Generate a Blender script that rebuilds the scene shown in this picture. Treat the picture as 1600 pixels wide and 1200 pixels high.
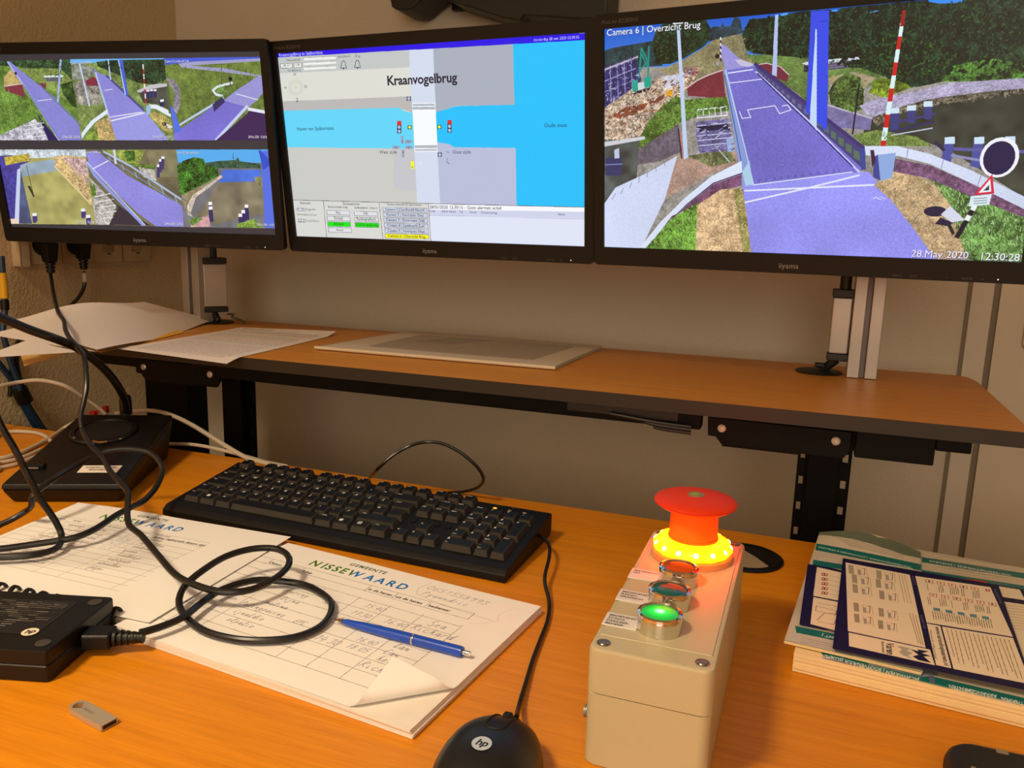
import bpy, bmesh, math, random
import numpy as np
from mathutils import Vector, Matrix, Euler
random.seed(7); RNG = np.random.default_rng(11)
for o in list(bpy.data.objects): bpy.data.objects.remove(o)
SC = bpy.context.scene
COL = SC.collection
PI = math.pi

# ------------------------------------------------------------------ camera
F_PX = 1269.0; CAM = Vector((0.0, 0.0, 1.083))
YAW, PITCH, ROLL = math.radians(-20.0349), math.radians(10.8052), math.radians(-1.60067)
fw = Vector((math.sin(YAW)*math.cos(PITCH), math.cos(YAW)*math.cos(PITCH), -math.sin(PITCH)))
r0 = Vector((math.cos(YAW), -math.sin(YAW), 0)); d0 = fw.cross(r0)
RT = r0*math.cos(ROLL) + d0*math.sin(ROLL); DN = d0*math.cos(ROLL) - r0*math.sin(ROLL)
cd = bpy.data.cameras.new('camera'); cam = bpy.data.objects.new('camera', cd); COL.objects.link(cam)
cd.sensor_width = 36.0; cd.lens = 36.0*F_PX/1600.0; cd.clip_start = 0.02; cd.clip_end = 50
M = Matrix((RT, -DN, -fw)).transposed().to_4x4(); M.translation = CAM
cam.matrix_world = M
SC.camera = cam

# ------------------------------------------------------------------ exposure, world, lamps
vs = SC.view_settings
vs.view_transform = 'Standard'; vs.look = 'None'; vs.exposure = 0.0; vs.gamma = 1.0; vs.use_curve_mapping = False
w = bpy.data.worlds.new('world'); SC.world = w; w.use_nodes = True
w.node_tree.nodes['Background'].inputs[0].default_value = (1.0, .85, .7, 1)
w.node_tree.nodes['Background'].inputs[1].default_value = 0.02
def area(name, loc, size, energy, colr, spread=150, target=None, sy=None):
    l = bpy.data.lights.new(name, 'AREA'); l.energy = energy; l.color = colr; l.size = size
    if sy: l.shape = 'RECTANGLE'; l.size_y = sy
    l.spread = math.radians(spread)
    o = bpy.data.objects.new(name, l); COL.objects.link(o); o.location = loc
    if target:
        d = Vector(target)-Vector(loc); o.rotation_euler = d.to_track_quat('-Z', 'Y').to_euler()
    return o
WARM = (1.0, .78, .51)
area('ceiling_lamp_light', (-.88, -.62, 2.54), .34, 29, WARM, 108)
area('room_fill_light', (.9, -1.2, 2.54), 1.2, 10, WARM, 120, sy=.6)  # unseen ceiling fill, added to lift walls and soften shadows
area('room_fill_light', (-.4, -2.1, 2.54), 1.2, 12, WARM, 120, sy=.6)  # second added fill, further back and out of view
area('rear_daylight_fill', (.5, -2.42, 1.6), 1.5, 25, (1.0, .83, .64), 175, target=(.5, 1, 1.45), sy=1.2)  # unseen fill added behind the camera to brighten walls, tinted as daylight

# ------------------------------------------------------------------ pixel -> point on a real plane (the solved camera above)
def ray(x, y): return RT*((x-800)/F_PX) + DN*((y-600)/F_PX) + fw
def A(x, y, z):
    d = ray(x, y); return CAM + d*((z-CAM.z)/d.z)
def AY(x, y, Y):
    d = ray(x, y); return CAM + d*(Y/d.y)
def AX(x, y, X):
    d = ray(x, y); return CAM + d*(X/d.x)
def AD(x, y, dep): return CAM + ray(x, y)*dep
def depth(p): return (Vector(p)-CAM).dot(fw)

# ------------------------------------------------------------------ materials
def lin(c):
    return tuple((v/12.92 if v <= .04045 else ((v+.055)/1.055)**2.4) for v in c)
def hx(r, g, b): return lin((r/255, g/255, b/255))
MATS = {}
def mat(name, col, rough=.5, metal=0.0, bump=0, bscale=200, spec=.5, var=0, vscale=8, emit=None, estr=0, trans=0, coat=0):
    if name in MATS: return MATS[name]
    m = bpy.data.materials.new(name); m.use_nodes = True; nt = m.node_tree; b = nt.nodes['Principled BSDF']
    b.inputs['Base Color'].default_value = (*col, 1); b.inputs['Roughness'].default_value = rough
    b.inputs['Metallic'].default_value = metal; b.inputs['Specular IOR Level'].default_value = spec
    b.inputs['Transmission Weight'].default_value = trans; b.inputs['Coat Weight'].default_value = coat
    if emit: b.inputs['Emission Color'].default_value = (*emit, 1); b.inputs['Emission Strength'].default_value = estr
    tc = nt.nodes.new('ShaderNodeTexCoord')
    if bump:
        n = nt.nodes.new('ShaderNodeTexNoise'); n.inputs['Scale'].default_value = bscale; n.inputs['Detail'].default_value = 3
        bp = nt.nodes.new('ShaderNodeBump'); bp.inputs['Strength'].default_value = bump; bp.inputs['Distance'].default_value = .002
        nt.links.new(tc.outputs['Object'], n.inputs['Vector']); nt.links.new(n.outputs['Fac'], bp.inputs['Height'])
        nt.links.new(bp.outputs['Normal'], b.inputs['Normal'])
    if var:
        n = nt.nodes.new('ShaderNodeTexNoise'); n.inputs['Scale'].default_value = vscale; n.inputs['Detail'].default_value = 4
        mx = nt.nodes.new('ShaderNodeMix'); mx.data_type = 'RGBA'
        mx.inputs['A'].default_value = (*[c*(1-var) for c in col], 1); mx.inputs['B'].default_value = (*[min(1, c*(1+var)) for c in col], 1)
        nt.links.new(tc.outputs['Object'], n.inputs['Vector']); nt.links.new(n.outputs['Fac'], mx.inputs['Factor'])
        nt.links.new(mx.outputs['Result'], b.inputs['Base Color'])
    MATS[name] = m; return m
def wood(name, c1, c2, sx, rough=.38):
    m = bpy.data.materials.new(name); m.use_nodes = True; nt = m.node_tree; b = nt.nodes['Principled BSDF']
    tc = nt.nodes.new('ShaderNodeTexCoord'); mp = nt.nodes.new('ShaderNodeMapping'); mp.inputs['Scale'].default_value = (sx*1.6, 44, 1)
    n = nt.nodes.new('ShaderNodeTexNoise'); n.inputs['Scale'].default_value = 3.2; n.inputs['Detail'].default_value = 8; n.inputs['Roughness'].default_value = .62
    n.inputs['Distortion'].default_value = .5
    mp2 = nt.nodes.new('ShaderNodeMapping'); mp2.inputs['Scale'].default_value = (9, 300, 1)
    n2 = nt.nodes.new('ShaderNodeTexNoise'); n2.inputs['Scale'].default_value = 3; n2.inputs['Detail'].default_value = 2
    ad = nt.nodes.new('ShaderNodeMath'); ad.operation = 'MULTIPLY_ADD'; ad.inputs[1].default_value = .6
    rp = nt.nodes.new('ShaderNodeValToRGB'); rp.color_ramp.elements[0].position = .38; rp.color_ramp.elements[1].position = 1.0
    rp.color_ramp.elements[0].color = (*c1, 1); rp.color_ramp.elements[1].color = (*c2, 1)
    L = nt.links.new
    L(tc.outputs['Object'], mp.inputs['Vector']); L(mp.outputs['Vector'], n.inputs['Vector'])
    L(tc.outputs['Object'], mp2.inputs['Vector']); L(mp2.outputs['Vector'], n2.inputs['Vector'])
    L(n2.outputs['Fac'], ad.inputs[0]); L(n.outputs['Fac'], ad.inputs[2]); L(ad.outputs[0], rp.inputs['Fac'])
    L(rp.outputs['Color'], b.inputs['Base Color'])
    b.inputs['Roughness'].default_value = rough; b.inputs['Specular IOR Level'].default_value = .28
    bp = nt.nodes.new('ShaderNodeBump'); bp.inputs['Strength'].default_value = .06; bp.inputs['Distance'].default_value = .001
    L(n2.outputs['Fac'], bp.inputs['Height']); L(bp.outputs['Normal'], b.inputs['Normal'])
    return m
def wallpaper(name, col, strength, scale):
    m = bpy.data.materials.new(name); m.use_nodes = True; nt = m.node_tree; b = nt.nodes['Principled BSDF']
    tc = nt.nodes.new('ShaderNodeTexCoord')
    v = nt.nodes.new('ShaderNodeTexVoronoi'); v.inputs['Scale'].default_value = scale
    n = nt.nodes.new('ShaderNodeTexNoise'); n.inputs['Scale'].default_value = scale*.8; n.inputs['Detail'].default_value = 3
    ad = nt.nodes.new('ShaderNodeMath'); ad.operation = 'ADD'
    bp = nt.nodes.new('ShaderNodeBump'); bp.inputs['Strength'].default_value = strength; bp.inputs['Distance'].default_value = .003
    n3 = nt.nodes.new('ShaderNodeTexNoise'); n3.inputs['Scale'].default_value = 2.5; n3.inputs['Detail'].default_value = 4
    mx = nt.nodes.new('ShaderNodeMix'); mx.data_type = 'RGBA'
    mx.inputs['A'].default_value = (*[c*.93 for c in col], 1); mx.inputs['B'].default_value = (*[c*1.07 for c in col], 1)
    L = nt.links.new
    for q in (v, n, n3): L(tc.outputs['Object'], q.inputs['Vector'])
    L(v.outputs['Distance'], ad.inputs[0]); L(n.outputs['Fac'], ad.inputs[1]); L(ad.outputs[0], bp.inputs['Height'])
    L(bp.outputs['Normal'], b.inputs['Normal']); L(n3.outputs['Fac'], mx.inputs['Factor']); L(mx.outputs['Result'], b.inputs['Base Color'])
    b.inputs['Roughness'].default_value = .75; b.inputs['Specular IOR Level'].default_value = .25
    return m
WOOD = wood('beech_laminate', hx(190, 112, 12), hx(220, 140, 22), 1.3)
WOOD2 = wood('shelf_laminate', hx(186, 116, 36), hx(212, 140, 54), 1.3)
WALLM = wallpaper('wall_paint', hx(212, 200, 180), .16, 260)
WALLL = wallpaper('left_wall_paint', hx(206, 186, 148), .26, 190)
BLACK = mat('black_plastic', hx(15, 14, 13), .42, bump=.05, bscale=900, spec=.35)
BEZEL = mat('monitor_plastic', hx(19, 18, 18), .5, bump=.04, bscale=1200, spec=.3)
STEEL = mat('black_powder_coat', hx(5, 5, 5), .55, bump=.05, bscale=1500, spec=.16)
EDGE = mat('dark_edge_band', hx(36, 31, 26), .5)
KEYM = mat('key_plastic', hx(15, 14, 13), .5, bump=.04, bscale=2000, spec=.22)
CABLE = mat('black_cable', hx(20, 19, 18), .33)
GREYC = mat('grey_cable', hx(196, 186, 168), .45)
BLUEC = mat('blue_cable', hx(22, 52, 82), .4)
WHITEP = mat('white_print', hx(236, 236, 230), .6)
GREYP = mat('grey_print', hx(112, 110, 108), .5)
ALU = mat('brushed_aluminium', hx(184, 178, 172), .42, .45, bump=.03, bscale=600)
CHROME = mat('chrome', hx(225, 222, 215), .12, 1.0)
PAPER = mat('paper', hx(228, 226, 222), .85, var=.02, vscale=30)
BOX = mat('box_plastic', hx(190, 178, 144), .4, bump=.03, bscale=900)

# ------------------------------------------------------------------ mesh helpers
def nb(): return bmesh.new()
def add_box(bm, x0, x1, y0, y1, z0, z1, bev=0, seg=2, mi=0):
    vs_ = [bm.verts.new(p) for p in ((x0,y0,z0),(x1,y0,z0),(x1,y1,z0),(x0,y1,z0),(x0,y0,z1),(x1,y0,z1),(x1,y1,z1),(x0,y1,z1))]
    fs = [bm.faces.new([vs_[i] for i in q]) for q in ((3,2,1,0),(4,5,6,7),(0,1,5,4),(1,2,6,5),(2,3,7,6),(3,0,4,7))]
    for f in fs: f.material_index = mi
    if bev:
        es = list({e for f in fs for e in f.edges})
        bmesh.ops.bevel(bm, geom=es, offset=bev, segments=seg, affect='EDGES', profile=.5)
    return bm
def add_prism(bm, pts, z0, z1, bev=0, seg=2, mi=0):
    # pts: list of (x,y) ccw or 3-tuples; extruded from z0 to z1
    a = [bm.verts.new((p[0], p[1], z0)) for p in pts]; b = [bm.verts.new((p[0], p[1], z1)) for p in pts]
    n = len(pts); fs = [bm.faces.new(a[::-1]), bm.faces.new(b)]
    for i in range(n): fs.append(bm.faces.new((a[i], a[(i+1) % n], b[(i+1) % n], b[i])))
    for f in fs: f.material_index = mi
    if bev: bmesh.ops.bevel(bm, geom=list(fs[0].edges)+list(fs[1].edges), offset=bev, segments=seg, affect='EDGES', profile=.5)
    return bm
def add_hull(bm, bot, top, bev=0, seg=2, mi=0):
    a = [bm.verts.new(p) for p in bot]; b = [bm.verts.new(p) for p in top]; n = len(a)
    fs = [bm.faces.new(a[::-1]), bm.faces.new(b)]
    for i in range(n): fs.append(bm.faces.new((a[i], a[(i+1) % n], b[(i+1) % n], b[i])))
    for f in fs: f.material_index = mi
    if bev: bmesh.ops.bevel(bm, geom=list({e for f in fs for e in f.edges}), offset=bev, segments=seg, affect='EDGES', profile=.5)
    return bm
def rrect(x0, x1, y0, y1, r, k=5):
    out = []
    for cx, cy, a in ((x1-r, y0+r, -PI/2), (x1-r, y1-r, 0), (x0+r, y1-r, PI/2), (x0+r, y0+r, PI)):
        for i in range(k+1):
            t = a+PI/2*i/k; out.append((cx+r*math.cos(t), cy+r*math.sin(t)))
    return out
def circ(cx, cy, r, n=28, ry=None):
    return [(cx+r*math.cos(2*PI*i/n), cy+(ry or r)*math.sin(2*PI*i/n)) for i in range(n)]
def add_lathe(bm, prof, c=(0,0,0), n=32, mi=0, scallop=0, sn=12):
    rings = []
    for r, z in prof:
        if r < 1e-6: rings.append([bm.verts.new((c[0], c[1], c[2]+z))])
        else:
            rings.append([bm.verts.new((c[0]+(r*(1+scallop*math.cos(sn*2*PI*i/n)))*math.cos(2*PI*i/n), c[1]+(r*(1+scallop*math.cos(sn*2*PI*i/n)))*math.sin(2*PI*i/n), c[2]+z)) for i in range(n)])
    for a, b in zip(rings, rings[1:]):
        for i in range(n):
            j = (i+1) % n
            if len(a) == 1 and len(b) == 1: continue
            q = ([a[0], b[j], b[i]] if len(a) == 1 else [a[i], a[j], b[0]] if len(b) == 1 else [a[i], a[j], b[j], b[i]])
            f = bm.faces.new(q); f.material_index = mi
    for R_, flip in ((rings[0], True), (rings[-1], False)):
        if len(R_) > 1:
            f = bm.faces.new(R_[::-1] if flip else R_); f.material_index = mi
    return bm
def smooth_path(pts, step=.006):
    P = [Vector(p) for p in pts]; out = []
    for i in range(len(P)-1):
        p0 = P[max(i-1, 0)]; p1 = P[i]; p2 = P[i+1]; p3 = P[min(i+2, len(P)-1)]
        k = max(2, int((p2-p1).length/step))
        for j in range(k):
            t = j/k
            out.append(.5*((2*p1)+(p2-p0)*t+(2*p0-5*p1+4*p2-p3)*t*t+(3*p1-p0-3*p2+p3)*t**3))
    out.append(P[-1]); return out
def add_tube(bm, pts, r, n=10, mi=0, step=.006, raw=False, radii=None):
    P = [Vector(p) for p in pts] if raw else smooth_path(pts, step)
    up = Vector((0, 0, 1)); prev = None; N = len(P)
    t0 = (P[1]-P[0]).normalized(); a = t0.cross(up)
    if a.length < 1e-3: a = t0.cross(Vector((1, 0, 0)))
    a.normalize()
    for i, p in enumerate(P):
        t = (P[min(i+1, N-1)]-P[max(i-1, 0)])
        if t.length < 1e-9: t = t0.copy()
        t.normalize()
        a = a-t*a.dot(t); a.normalize(); b = t.cross(a)
        rr = radii(i/(N-1)) if radii else r
        ring = [bm.verts.new(p+(a*math.cos(2*PI*k/n)+b*math.sin(2*PI*k/n))*rr) for k in range(n)]
        if prev:
            for k in range(n):
                f = bm.faces.new((prev[k], prev[(k+1) % n], ring[(k+1) % n], ring[k])); f.material_index = mi
        else:
            f = bm.faces.new(ring[::-1]); f.material_index = mi
        prev = ring
    f = bm.faces.new(prev); f.material_index = mi
    return bm
def sol(bm, th):
    bm.normal_update(); bmesh.ops.solidify(bm, geom=bm.faces[:], thickness=th); return bm
def xf(bm, mtx):
    bmesh.ops.transform(bm, matrix=mtx, verts=bm.verts[:]); return bm
def setp(o, label=None, cat=None, group=None, kind=None):
    if label: o['label'] = label
    if cat: o['category'] = cat
    if group: o['group'] = group
    if kind: o['kind'] = kind
    return o
def obj(name, bm, m, parent=None, org=(0, 0, 0), smooth=35, label=None, kind=None, mods=None):
    me = bpy.data.meshes.new(name)
    if org != (0, 0, 0): bmesh.ops.translate(bm, vec=-Vector(org), verts=bm.verts[:])
    bmesh.ops.recalc_face_normals(bm, faces=bm.faces[:])
    bm.to_mesh(me); bm.free()
    for q in (m if isinstance(m, (list, tuple)) else [m]): me.materials.append(q)
    if smooth:
        me.polygons.foreach_set('use_smooth', [True]*len(me.polygons))
        try: me.set_sharp_from_angle(angle=math.radians(smooth))
        except Exception: pass
    o = bpy.data.objects.new(name, me); COL.objects.link(o)
    if smooth and len(me.polygons) < 4000:
        wn = o.modifiers.new('weighted_normals', 'WEIGHTED_NORMAL'); wn.keep_sharp = True
    if parent: o.parent = parent
    else: o.location = org
    if label: o['label'] = label
    if kind: o['kind'] = kind
    return o
def thing(name, label, cat, loc=(0, 0, 0), rot=(0, 0, 0), group=None):
    o = bpy.data.objects.new(name, None); COL.objects.link(o); o.location = loc; o.rotation_euler = rot
    o.empty_display_size = .03
    return setp(o, label, cat, group)
class Th:
    """a thing whose parts are given in world coordinates: the root sits at org, the meshes are shifted to it"""
    def __init__(s, name, label, cat, org, group=None):
        s.org = tuple(org); s.root = thing(name, label, cat, org, group=group)
    def part(s, name, bm, m, label=None, parent=None, smooth=35, kind=None):
        return obj(name, bm, m, parent or s.root, s.org, smooth, label, kind)
def single(name, bm, m, label, cat, org, group=None, smooth=35, kind=None):
    o = obj(name, bm, m, None, tuple(org), smooth); return setp(o, label, cat, group, kind)
def struct(name, bm, m, smooth=0):
    o = obj(name, bm, m, None, (0, 0, 0), smooth); o['kind'] = 'structure'; return o

# ------------------------------------------------------------------ glyphs (built-in font, one outline per character)
GL = {}
def build_glyphs(chars):
    tmp = []
    def mk(s, bold):
        c = bpy.data.curves.new('t', 'FONT'); c.body = s; c.size = 1; c.resolution_u = 3
        if bold: c.offset = .022
        o = bpy.data.objects.new('t', c); COL.objects.link(o); tmp.append(o); return o
    reg = {}
    for b in (0, 1):
        reg[b, 'HH'] = mk('HH', b)
        for ch in chars: reg[b, ch] = (mk(ch, b), mk('H'+ch+'H', b))
    dg = bpy.context.evaluated_depsgraph_get(); dg.update()
    def wid(o): return o.evaluated_get(dg).dimensions.x
    for b in (0, 1):
        hh = wid(reg[b, 'HH'])
        for ch in chars:
            o, o2 = reg[b, ch]; e = o.evaluated_get(dg); me = e.to_mesh()
            bm = bmesh.new(); bm.from_mesh(me); bmesh.ops.triangulate(bm, faces=bm.faces[:])
            tr = np.array([[(v.co.x, v.co.y) for v in f.verts] for f in bm.faces]) if len(bm.faces) else np.zeros((0, 3, 2))
            bm.free(); e.to_mesh_clear()
            GL[b, ch] = (tr, max(.1, wid(o2)-hh))
    for o in tmp:
        c = o.data; bpy.data.objects.remove(o); bpy.data.curves.remove(c)
CH = ''.join(chr(i) for i in range(33, 127))
build_glyphs(CH)
def text_tris(s, size=1, bold=0, spacing=1.0, shear=0):
    x = 0; out = []
    for ch in s:
        if ch == ' ': x += .3*spacing; continue
        t, adv = GL[bold, ch]
        if len(t):
            q = t.copy(); q[..., 0] += x+shear*q[..., 1]; out.append(q)
        x += adv*spacing
    return (np.concatenate(out)*size if out else np.zeros((0, 3, 2))), x*size
def add_text(bm, s, mtx, size, bold=0, spacing=1.0, align='l', mi=0, shear=0):
    t, w_ = text_tris(s, size, bold, spacing, shear)
    dx = {'l': 0, 'c': -w_/2, 'r': -w_}[align]
    for tr in t:
        f = bm.faces.new([bm.verts.new(mtx @ Vector((p[0]+dx, p[1], 0))) for p in tr]); f.material_index = mi
    return bm

# ------------------------------------------------------------------ painted flat print (made in memory): screens and printed paper
def noise2(h, w_, cell, seed):
    r = np.random.default_rng(seed); gh, gw = int(h/cell)+3, int(w_/cell)+3
    g = r.random((gh, gw)); y = np.arange(h)/cell; x = np.arange(w_)/cell
    yi = y.astype(int); xi = x.astype(int); fy = (y-yi)[:, None]; fx = (x-xi)[None]
    fy = fy*fy*(3-2*fy); fx = fx*fx*(3-2*fx)
    a = g[yi][:, xi]; b = g[yi][:, xi+1]; c = g[yi+1][:, xi]; d = g[yi+1][:, xi+1]
    return ((a*(1-fx)+b*fx)*(1-fy)+(c*(1-fx)+d*fx)*fy)*2-1
class Canvas:
    def __init__(s, w_, h, bg, mapf=None):
        s.w, s.h = w_, h; s.a = np.empty((h, w_, 3), np.float32); s.a[:] = np.array(bg)/255.; s.mapf = mapf or (lambda p: p); s.n = {}
    def noise(s, kind):
        if kind not in s.n:
            cells = {'leaf': (34, 15, 7, 4, 2.2), 'grass': (50, 16, 4, 2.4, 1.6), 'water': (70, 30), 'road': (120, 3), 'stone': (24, 9, 4, 2.2)}[kind]
            s.n[kind] = sum(noise2(s.h, s.w, c, 100+i+len(kind)) for i, c in enumerate(cells))/len(cells)**.5
        return s.n[kind]
    def poly(s, pts, col, tex=None, amp=.3, raw=False, col2=None):
        P = np.array(pts if raw else [s.mapf(p) for p in pts], float)
        y0 = max(0, int(math.floor(P[:, 1].min()))); y1 = min(s.h-1, int(math.ceil(P[:, 1].max())))
        c = np.array(col, np.float32)/255.; Q = np.roll(P, -1, 0); nz = s.noise(tex) if tex else None
        c2 = None if col2 is None else np.array(col2, np.float32)/255.
        for y in range(y0, y1+1):
            yy = y+.5; m = (P[:, 1] <= yy) != (Q[:, 1] <= yy)
            if not m.any(): continue
            a, b = P[m], Q[m]; xs = np.sort(a[:, 0]+(yy-a[:, 1])*(b[:, 0]-a[:, 0])/(b[:, 1]-a[:, 1]))
            for k in range(0, len(xs)-1, 2):
                i0 = max(0, int(round(xs[k]))); i1 = min(s.w, max(int(round(xs[k+1])), int(round(xs[k]))+1))
                if i1 <= i0: continue
                if nz is None: s.a[y, i0:i1] = c
                else:
                    v = nz[y, i0:i1, None]*amp
                    s.a[y, i0:i1] = c*(1+v) if c2 is None else c+(c2-c)*np.clip(.5+v, 0, 1)
    def line(s, pts, wd, col, raw=False):
        P = [np.array(p if raw else s.mapf(p), float) for p in pts]
        for a, b in zip(P, P[1:]):
            d = b-a; L = np.hypot(*d)
            if L < 1e-6: continue
            n = np.array((-d[1], d[0]))/L*wd/2; e = d/L*wd*.25
            s.poly([a+n-e, b+n+e, b-n+e, a-n-e], col, raw=True)
    def dabs(s, pts, cols, n, ln, wd, seed=0, ang=None):
        r = random.Random(seed); P = [s.mapf(p) for p in pts]; xs = [p[0] for p in P]; ys = [p[1] for p in P]; k = 0
        for _ in range(n*6):
            if k >= n: break
            x, y = r.uniform(min(xs), max(xs)), r.uniform(min(ys), max(ys)); ins = False
            for i in range(len(P)):
                (xa, ya), (xb, yb) = P[i], P[i-1]
                if (ya > y) != (yb > y) and x < (xb-xa)*(y-ya)/(yb-ya)+xa: ins = not ins
            if not ins: continue
            k += 1; a = r.uniform(0, PI) if ang is None else ang+r.uniform(-.5, .5); L = ln*r.uniform(.4, 1.3)/2
            s.line([(x-L*math.cos(a), y-L*math.sin(a)), (x+L*math.cos(a), y+L*math.sin(a))], wd*r.uniform(.6, 1.4), r.choice(cols), raw=True)
    def disc(s, c, r, col, raw=False, ry=None):
        c = c if raw else s.mapf(c); s.poly(circ(c[0], c[1], r, 20, ry), col, raw=True)
    def rect(s, x0, y0, x1, y1, col, tex=None, amp=.3): s.poly([(x0, y0), (x1, y0), (x1, y1), (x0, y1)], col, tex, amp)
    def text(s, t, p, size, col, bold=0, rot=0, align='l', raw=False, spacing=1.0, sx=1.0, shear=0):
        T, wd = text_tris(t, size, bold, spacing, shear)
        if not len(T): return
        p = p if raw else s.mapf(p); dx = {'l': 0, 'c': -wd/2, 'r': -wd}[align]
        x = (T[..., 0]+dx)*sx; y = -T[..., 1]; c, q = math.cos(rot), math.sin(rot)
        X = p[0]+x*c-y*q; Y = p[1]+x*q+y*c
        cc = np.array(col, np.float32)/255.
        for i in range(len(X)):
            xs, ys = X[i], Y[i]
            i0, i1 = max(0, int(xs.min())), min(s.w, int(xs.max())+2); j0, j1 = max(0, int(ys.min())), min(s.h, int(ys.max())+2)
            if i1 <= i0 or j1 <= j0: continue
            gx = np.arange(i0, i1)[None]+.5; gy = np.arange(j0, j1)[:, None]+.5
            d = (xs[1]-xs[0])*(ys[2]-ys[0])-(xs[2]-xs[0])*(ys[1]-ys[0])
            if abs(d) < 1e-9: continue
            a = ((gx-xs[0])*(ys[2]-ys[0])-(xs[2]-xs[0])*(gy-ys[0]))/d
            b = ((xs[1]-xs[0])*(gy-ys[0])-(gx-xs[0])*(ys[1]-ys[0]))/d
            mk = (a >= -.02) & (b >= -.02) & (a+b <= 1.02)
            s.a[j0:j1, i0:i1][mk] = cc
    def image(s, name):
        im = bpy.data.images.new(name, s.w, s.h)
        px = np.ones((s.h, s.w, 4), np.float32); px[..., :3] = np.clip(s.a[::-1], 0, 1)
        im.pixels.foreach_set(px.ravel()); im.update(); im.pack(); return im
def print_mat(name, canvas, rough=.8, emit=0, spec=.3):
    m = bpy.data.materials.new(name); m.use_nodes = True; nt = m.node_tree; b = nt.nodes['Principled BSDF']
    t = nt.nodes.new('ShaderNodeTexImage'); t.image = canvas.image(name)
    b.inputs['Roughness'].default_value = rough; b.inputs['Specular IOR Level'].default_value = spec
    if emit:
        b.inputs['Base Color'].default_value = (.012, .012, .014, 1)
        nt.links.new(t.outputs['Color'], b.inputs['Emission Color']); b.inputs['Emission Strength'].default_value = emit
    else: nt.links.new(t.outputs['Color'], b.inputs['Base Color'])
    return m
def uv_grid(bm, P, uvf, nu, nv, mi=0):
    """P(s,t) -> point, uvf(s,t) -> uv"""
    uvl = bm.loops.layers.uv.verify()
    V = [[bm.verts.new(P(i/nu, j/nv)) for i in range(nu+1)] for j in range(nv+1)]
    for j in range(nv):
        for i in range(nu):
            f = bm.faces.new((V[j][i], V[j][i+1], V[j+1][i+1], V[j+1][i])); f.material_index = mi
            for l, (a, b) in zip(f.loops, ((i, j), (i+1, j), (i+1, j+1), (i, j+1))): l[uvl].uv = uvf(a/nu, b/nv)
    return bm
# ================================================================== the room
YB, XL = 1.45, -1.30
FLOORM = mat('floor_vinyl', hx(110, 104, 98), .6, var=.1); CEILM = mat('ceiling_paint', hx(215, 210, 200), .9)
struct('floor', add_box(nb(), XL-.1, 2.6, -2.6, YB+.1, -.1, 0), FLOORM)
struct('ceiling', add_box(nb(), XL-.1, 2.6, -2.6, YB+.1, 2.6, 2.7), CEILM)
struct('wall_back', add_box(nb(), XL, 2.6, YB, YB+.1, 0, 2.6), WALLM)
struct('wall_left', add_box(nb(), XL-.1, XL, -2.6, YB+.1, 0, 2.6), WALLL)
struct('wall_right', add_box(nb(), 2.5, 2.6, -2.5, YB, 0, 2.6), WALLM)
struct('wall_front', add_box(nb(), XL, 2.6, -2.6, -2.5, 0, 2.6), WALLM)
TRIM = mat('joint_strip_dark', hx(134, 122, 104), .7); PANEL = mat('panel_paint', hx(216, 204, 186), .6, bump=.05, bscale=300)  # narrow wall joint strips, darker than the panel
struct('trim_1', add_box(nb(), .2285, .2335, YB-.003, YB+.002, 0, 2.6), TRIM)
struct('trim_2', add_box(nb(), .2335, .2640, YB-.006, YB+.002, 0, 2.6, .001), PANEL)
struct('trim_3', add_box(nb(), .2640, .2725, YB-.004, YB+.002, 0, 2.6), TRIM)
struct('trim_4', add_box(nb(), .2725, 1.2, YB-.010, YB+.002, 0, 2.6), mat('smooth_panel', hx(216, 202, 178), .55, bump=.04, bscale=400))
t = Th('wall_plate', 'pale framed plate on the wall at the right edge, above the shelf end', 'plate', (.35, YB-.012, .98))
t.part('frame', xf(add_prism(nb(), rrect(-.040, .040, -.056, .056, .008), 0, .008, .002), Matrix.Translation((.35, YB-.0102, .9790)) @ Matrix.Rotation(PI/2, 4, 'X')), mat('plate_plastic', hx(222, 212, 196), .4))
t.part('cover', xf(add_prism(nb(), rrect(-.034, .034, -.050, .050, .006), 0, .010, .001), Matrix.Translation((.35, YB-.0102, .9790)) @ Matrix.Rotation(PI/2, 4, 'X')), mat('plate_cover', hx(230, 222, 208), .4))

# wall-mounted equipment above the middle monitor
Y0 = 1.36
pr = [AY(*q, Y0) for q in ((609, -60), (609, 0), (611, 10), (617, 14), (634, 16), (644, 12), (658, 0), (676, -14), (692, -9), (706, 3), (745, 15), (785, 28), (800, 31), (812, 32), (818, 24), (880, 28), (946, 31), (949, 0), (953, -60))]
pts = [(p.x, p.z) for p in pr]; x0, x1 = pts[0][0], pts[-1][0]
t = Th('wall_equipment', 'black equipment with curved underside hanging on wall above the middle monitor', 'equipment', (-.55, YB-.02, 1.45))
def xz_prism(pts, ya, yb, bev=0):
    bm = nb(); a = [bm.verts.new((p[0], ya, p[1])) for p in pts]; b = [bm.verts.new((p[0], yb, p[1])) for p in pts]; n = len(pts)
    f1 = bm.faces.new(a); f2 = bm.faces.new(b[::-1])
    for i in range(n): bm.faces.new((a[i], b[i], b[(i+1) % n], a[(i+1) % n]))
    bmesh.ops.recalc_face_normals(bm, faces=bm.faces[:])
    if bev: bmesh.ops.bevel(bm, geom=list(f1.edges), offset=bev, segments=2, affect='EDGES', profile=.5)
    return bm
EQ = mat('equipment_black', hx(14, 14, 14), .45)
t.part('casing', xz_prism(pts, Y0, YB-.015, .004), EQ)
t.part('front_panel', add_box(nb(), x0+.012, x1-.012, Y0-.035, Y0-.0005, 1.512, 1.78, .006), EQ)
t.part('mounting_plate', add_box(nb(), -.66, -.42, YB-.0148, YB-.0005, 1.47, 1.70), EQ)

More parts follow.
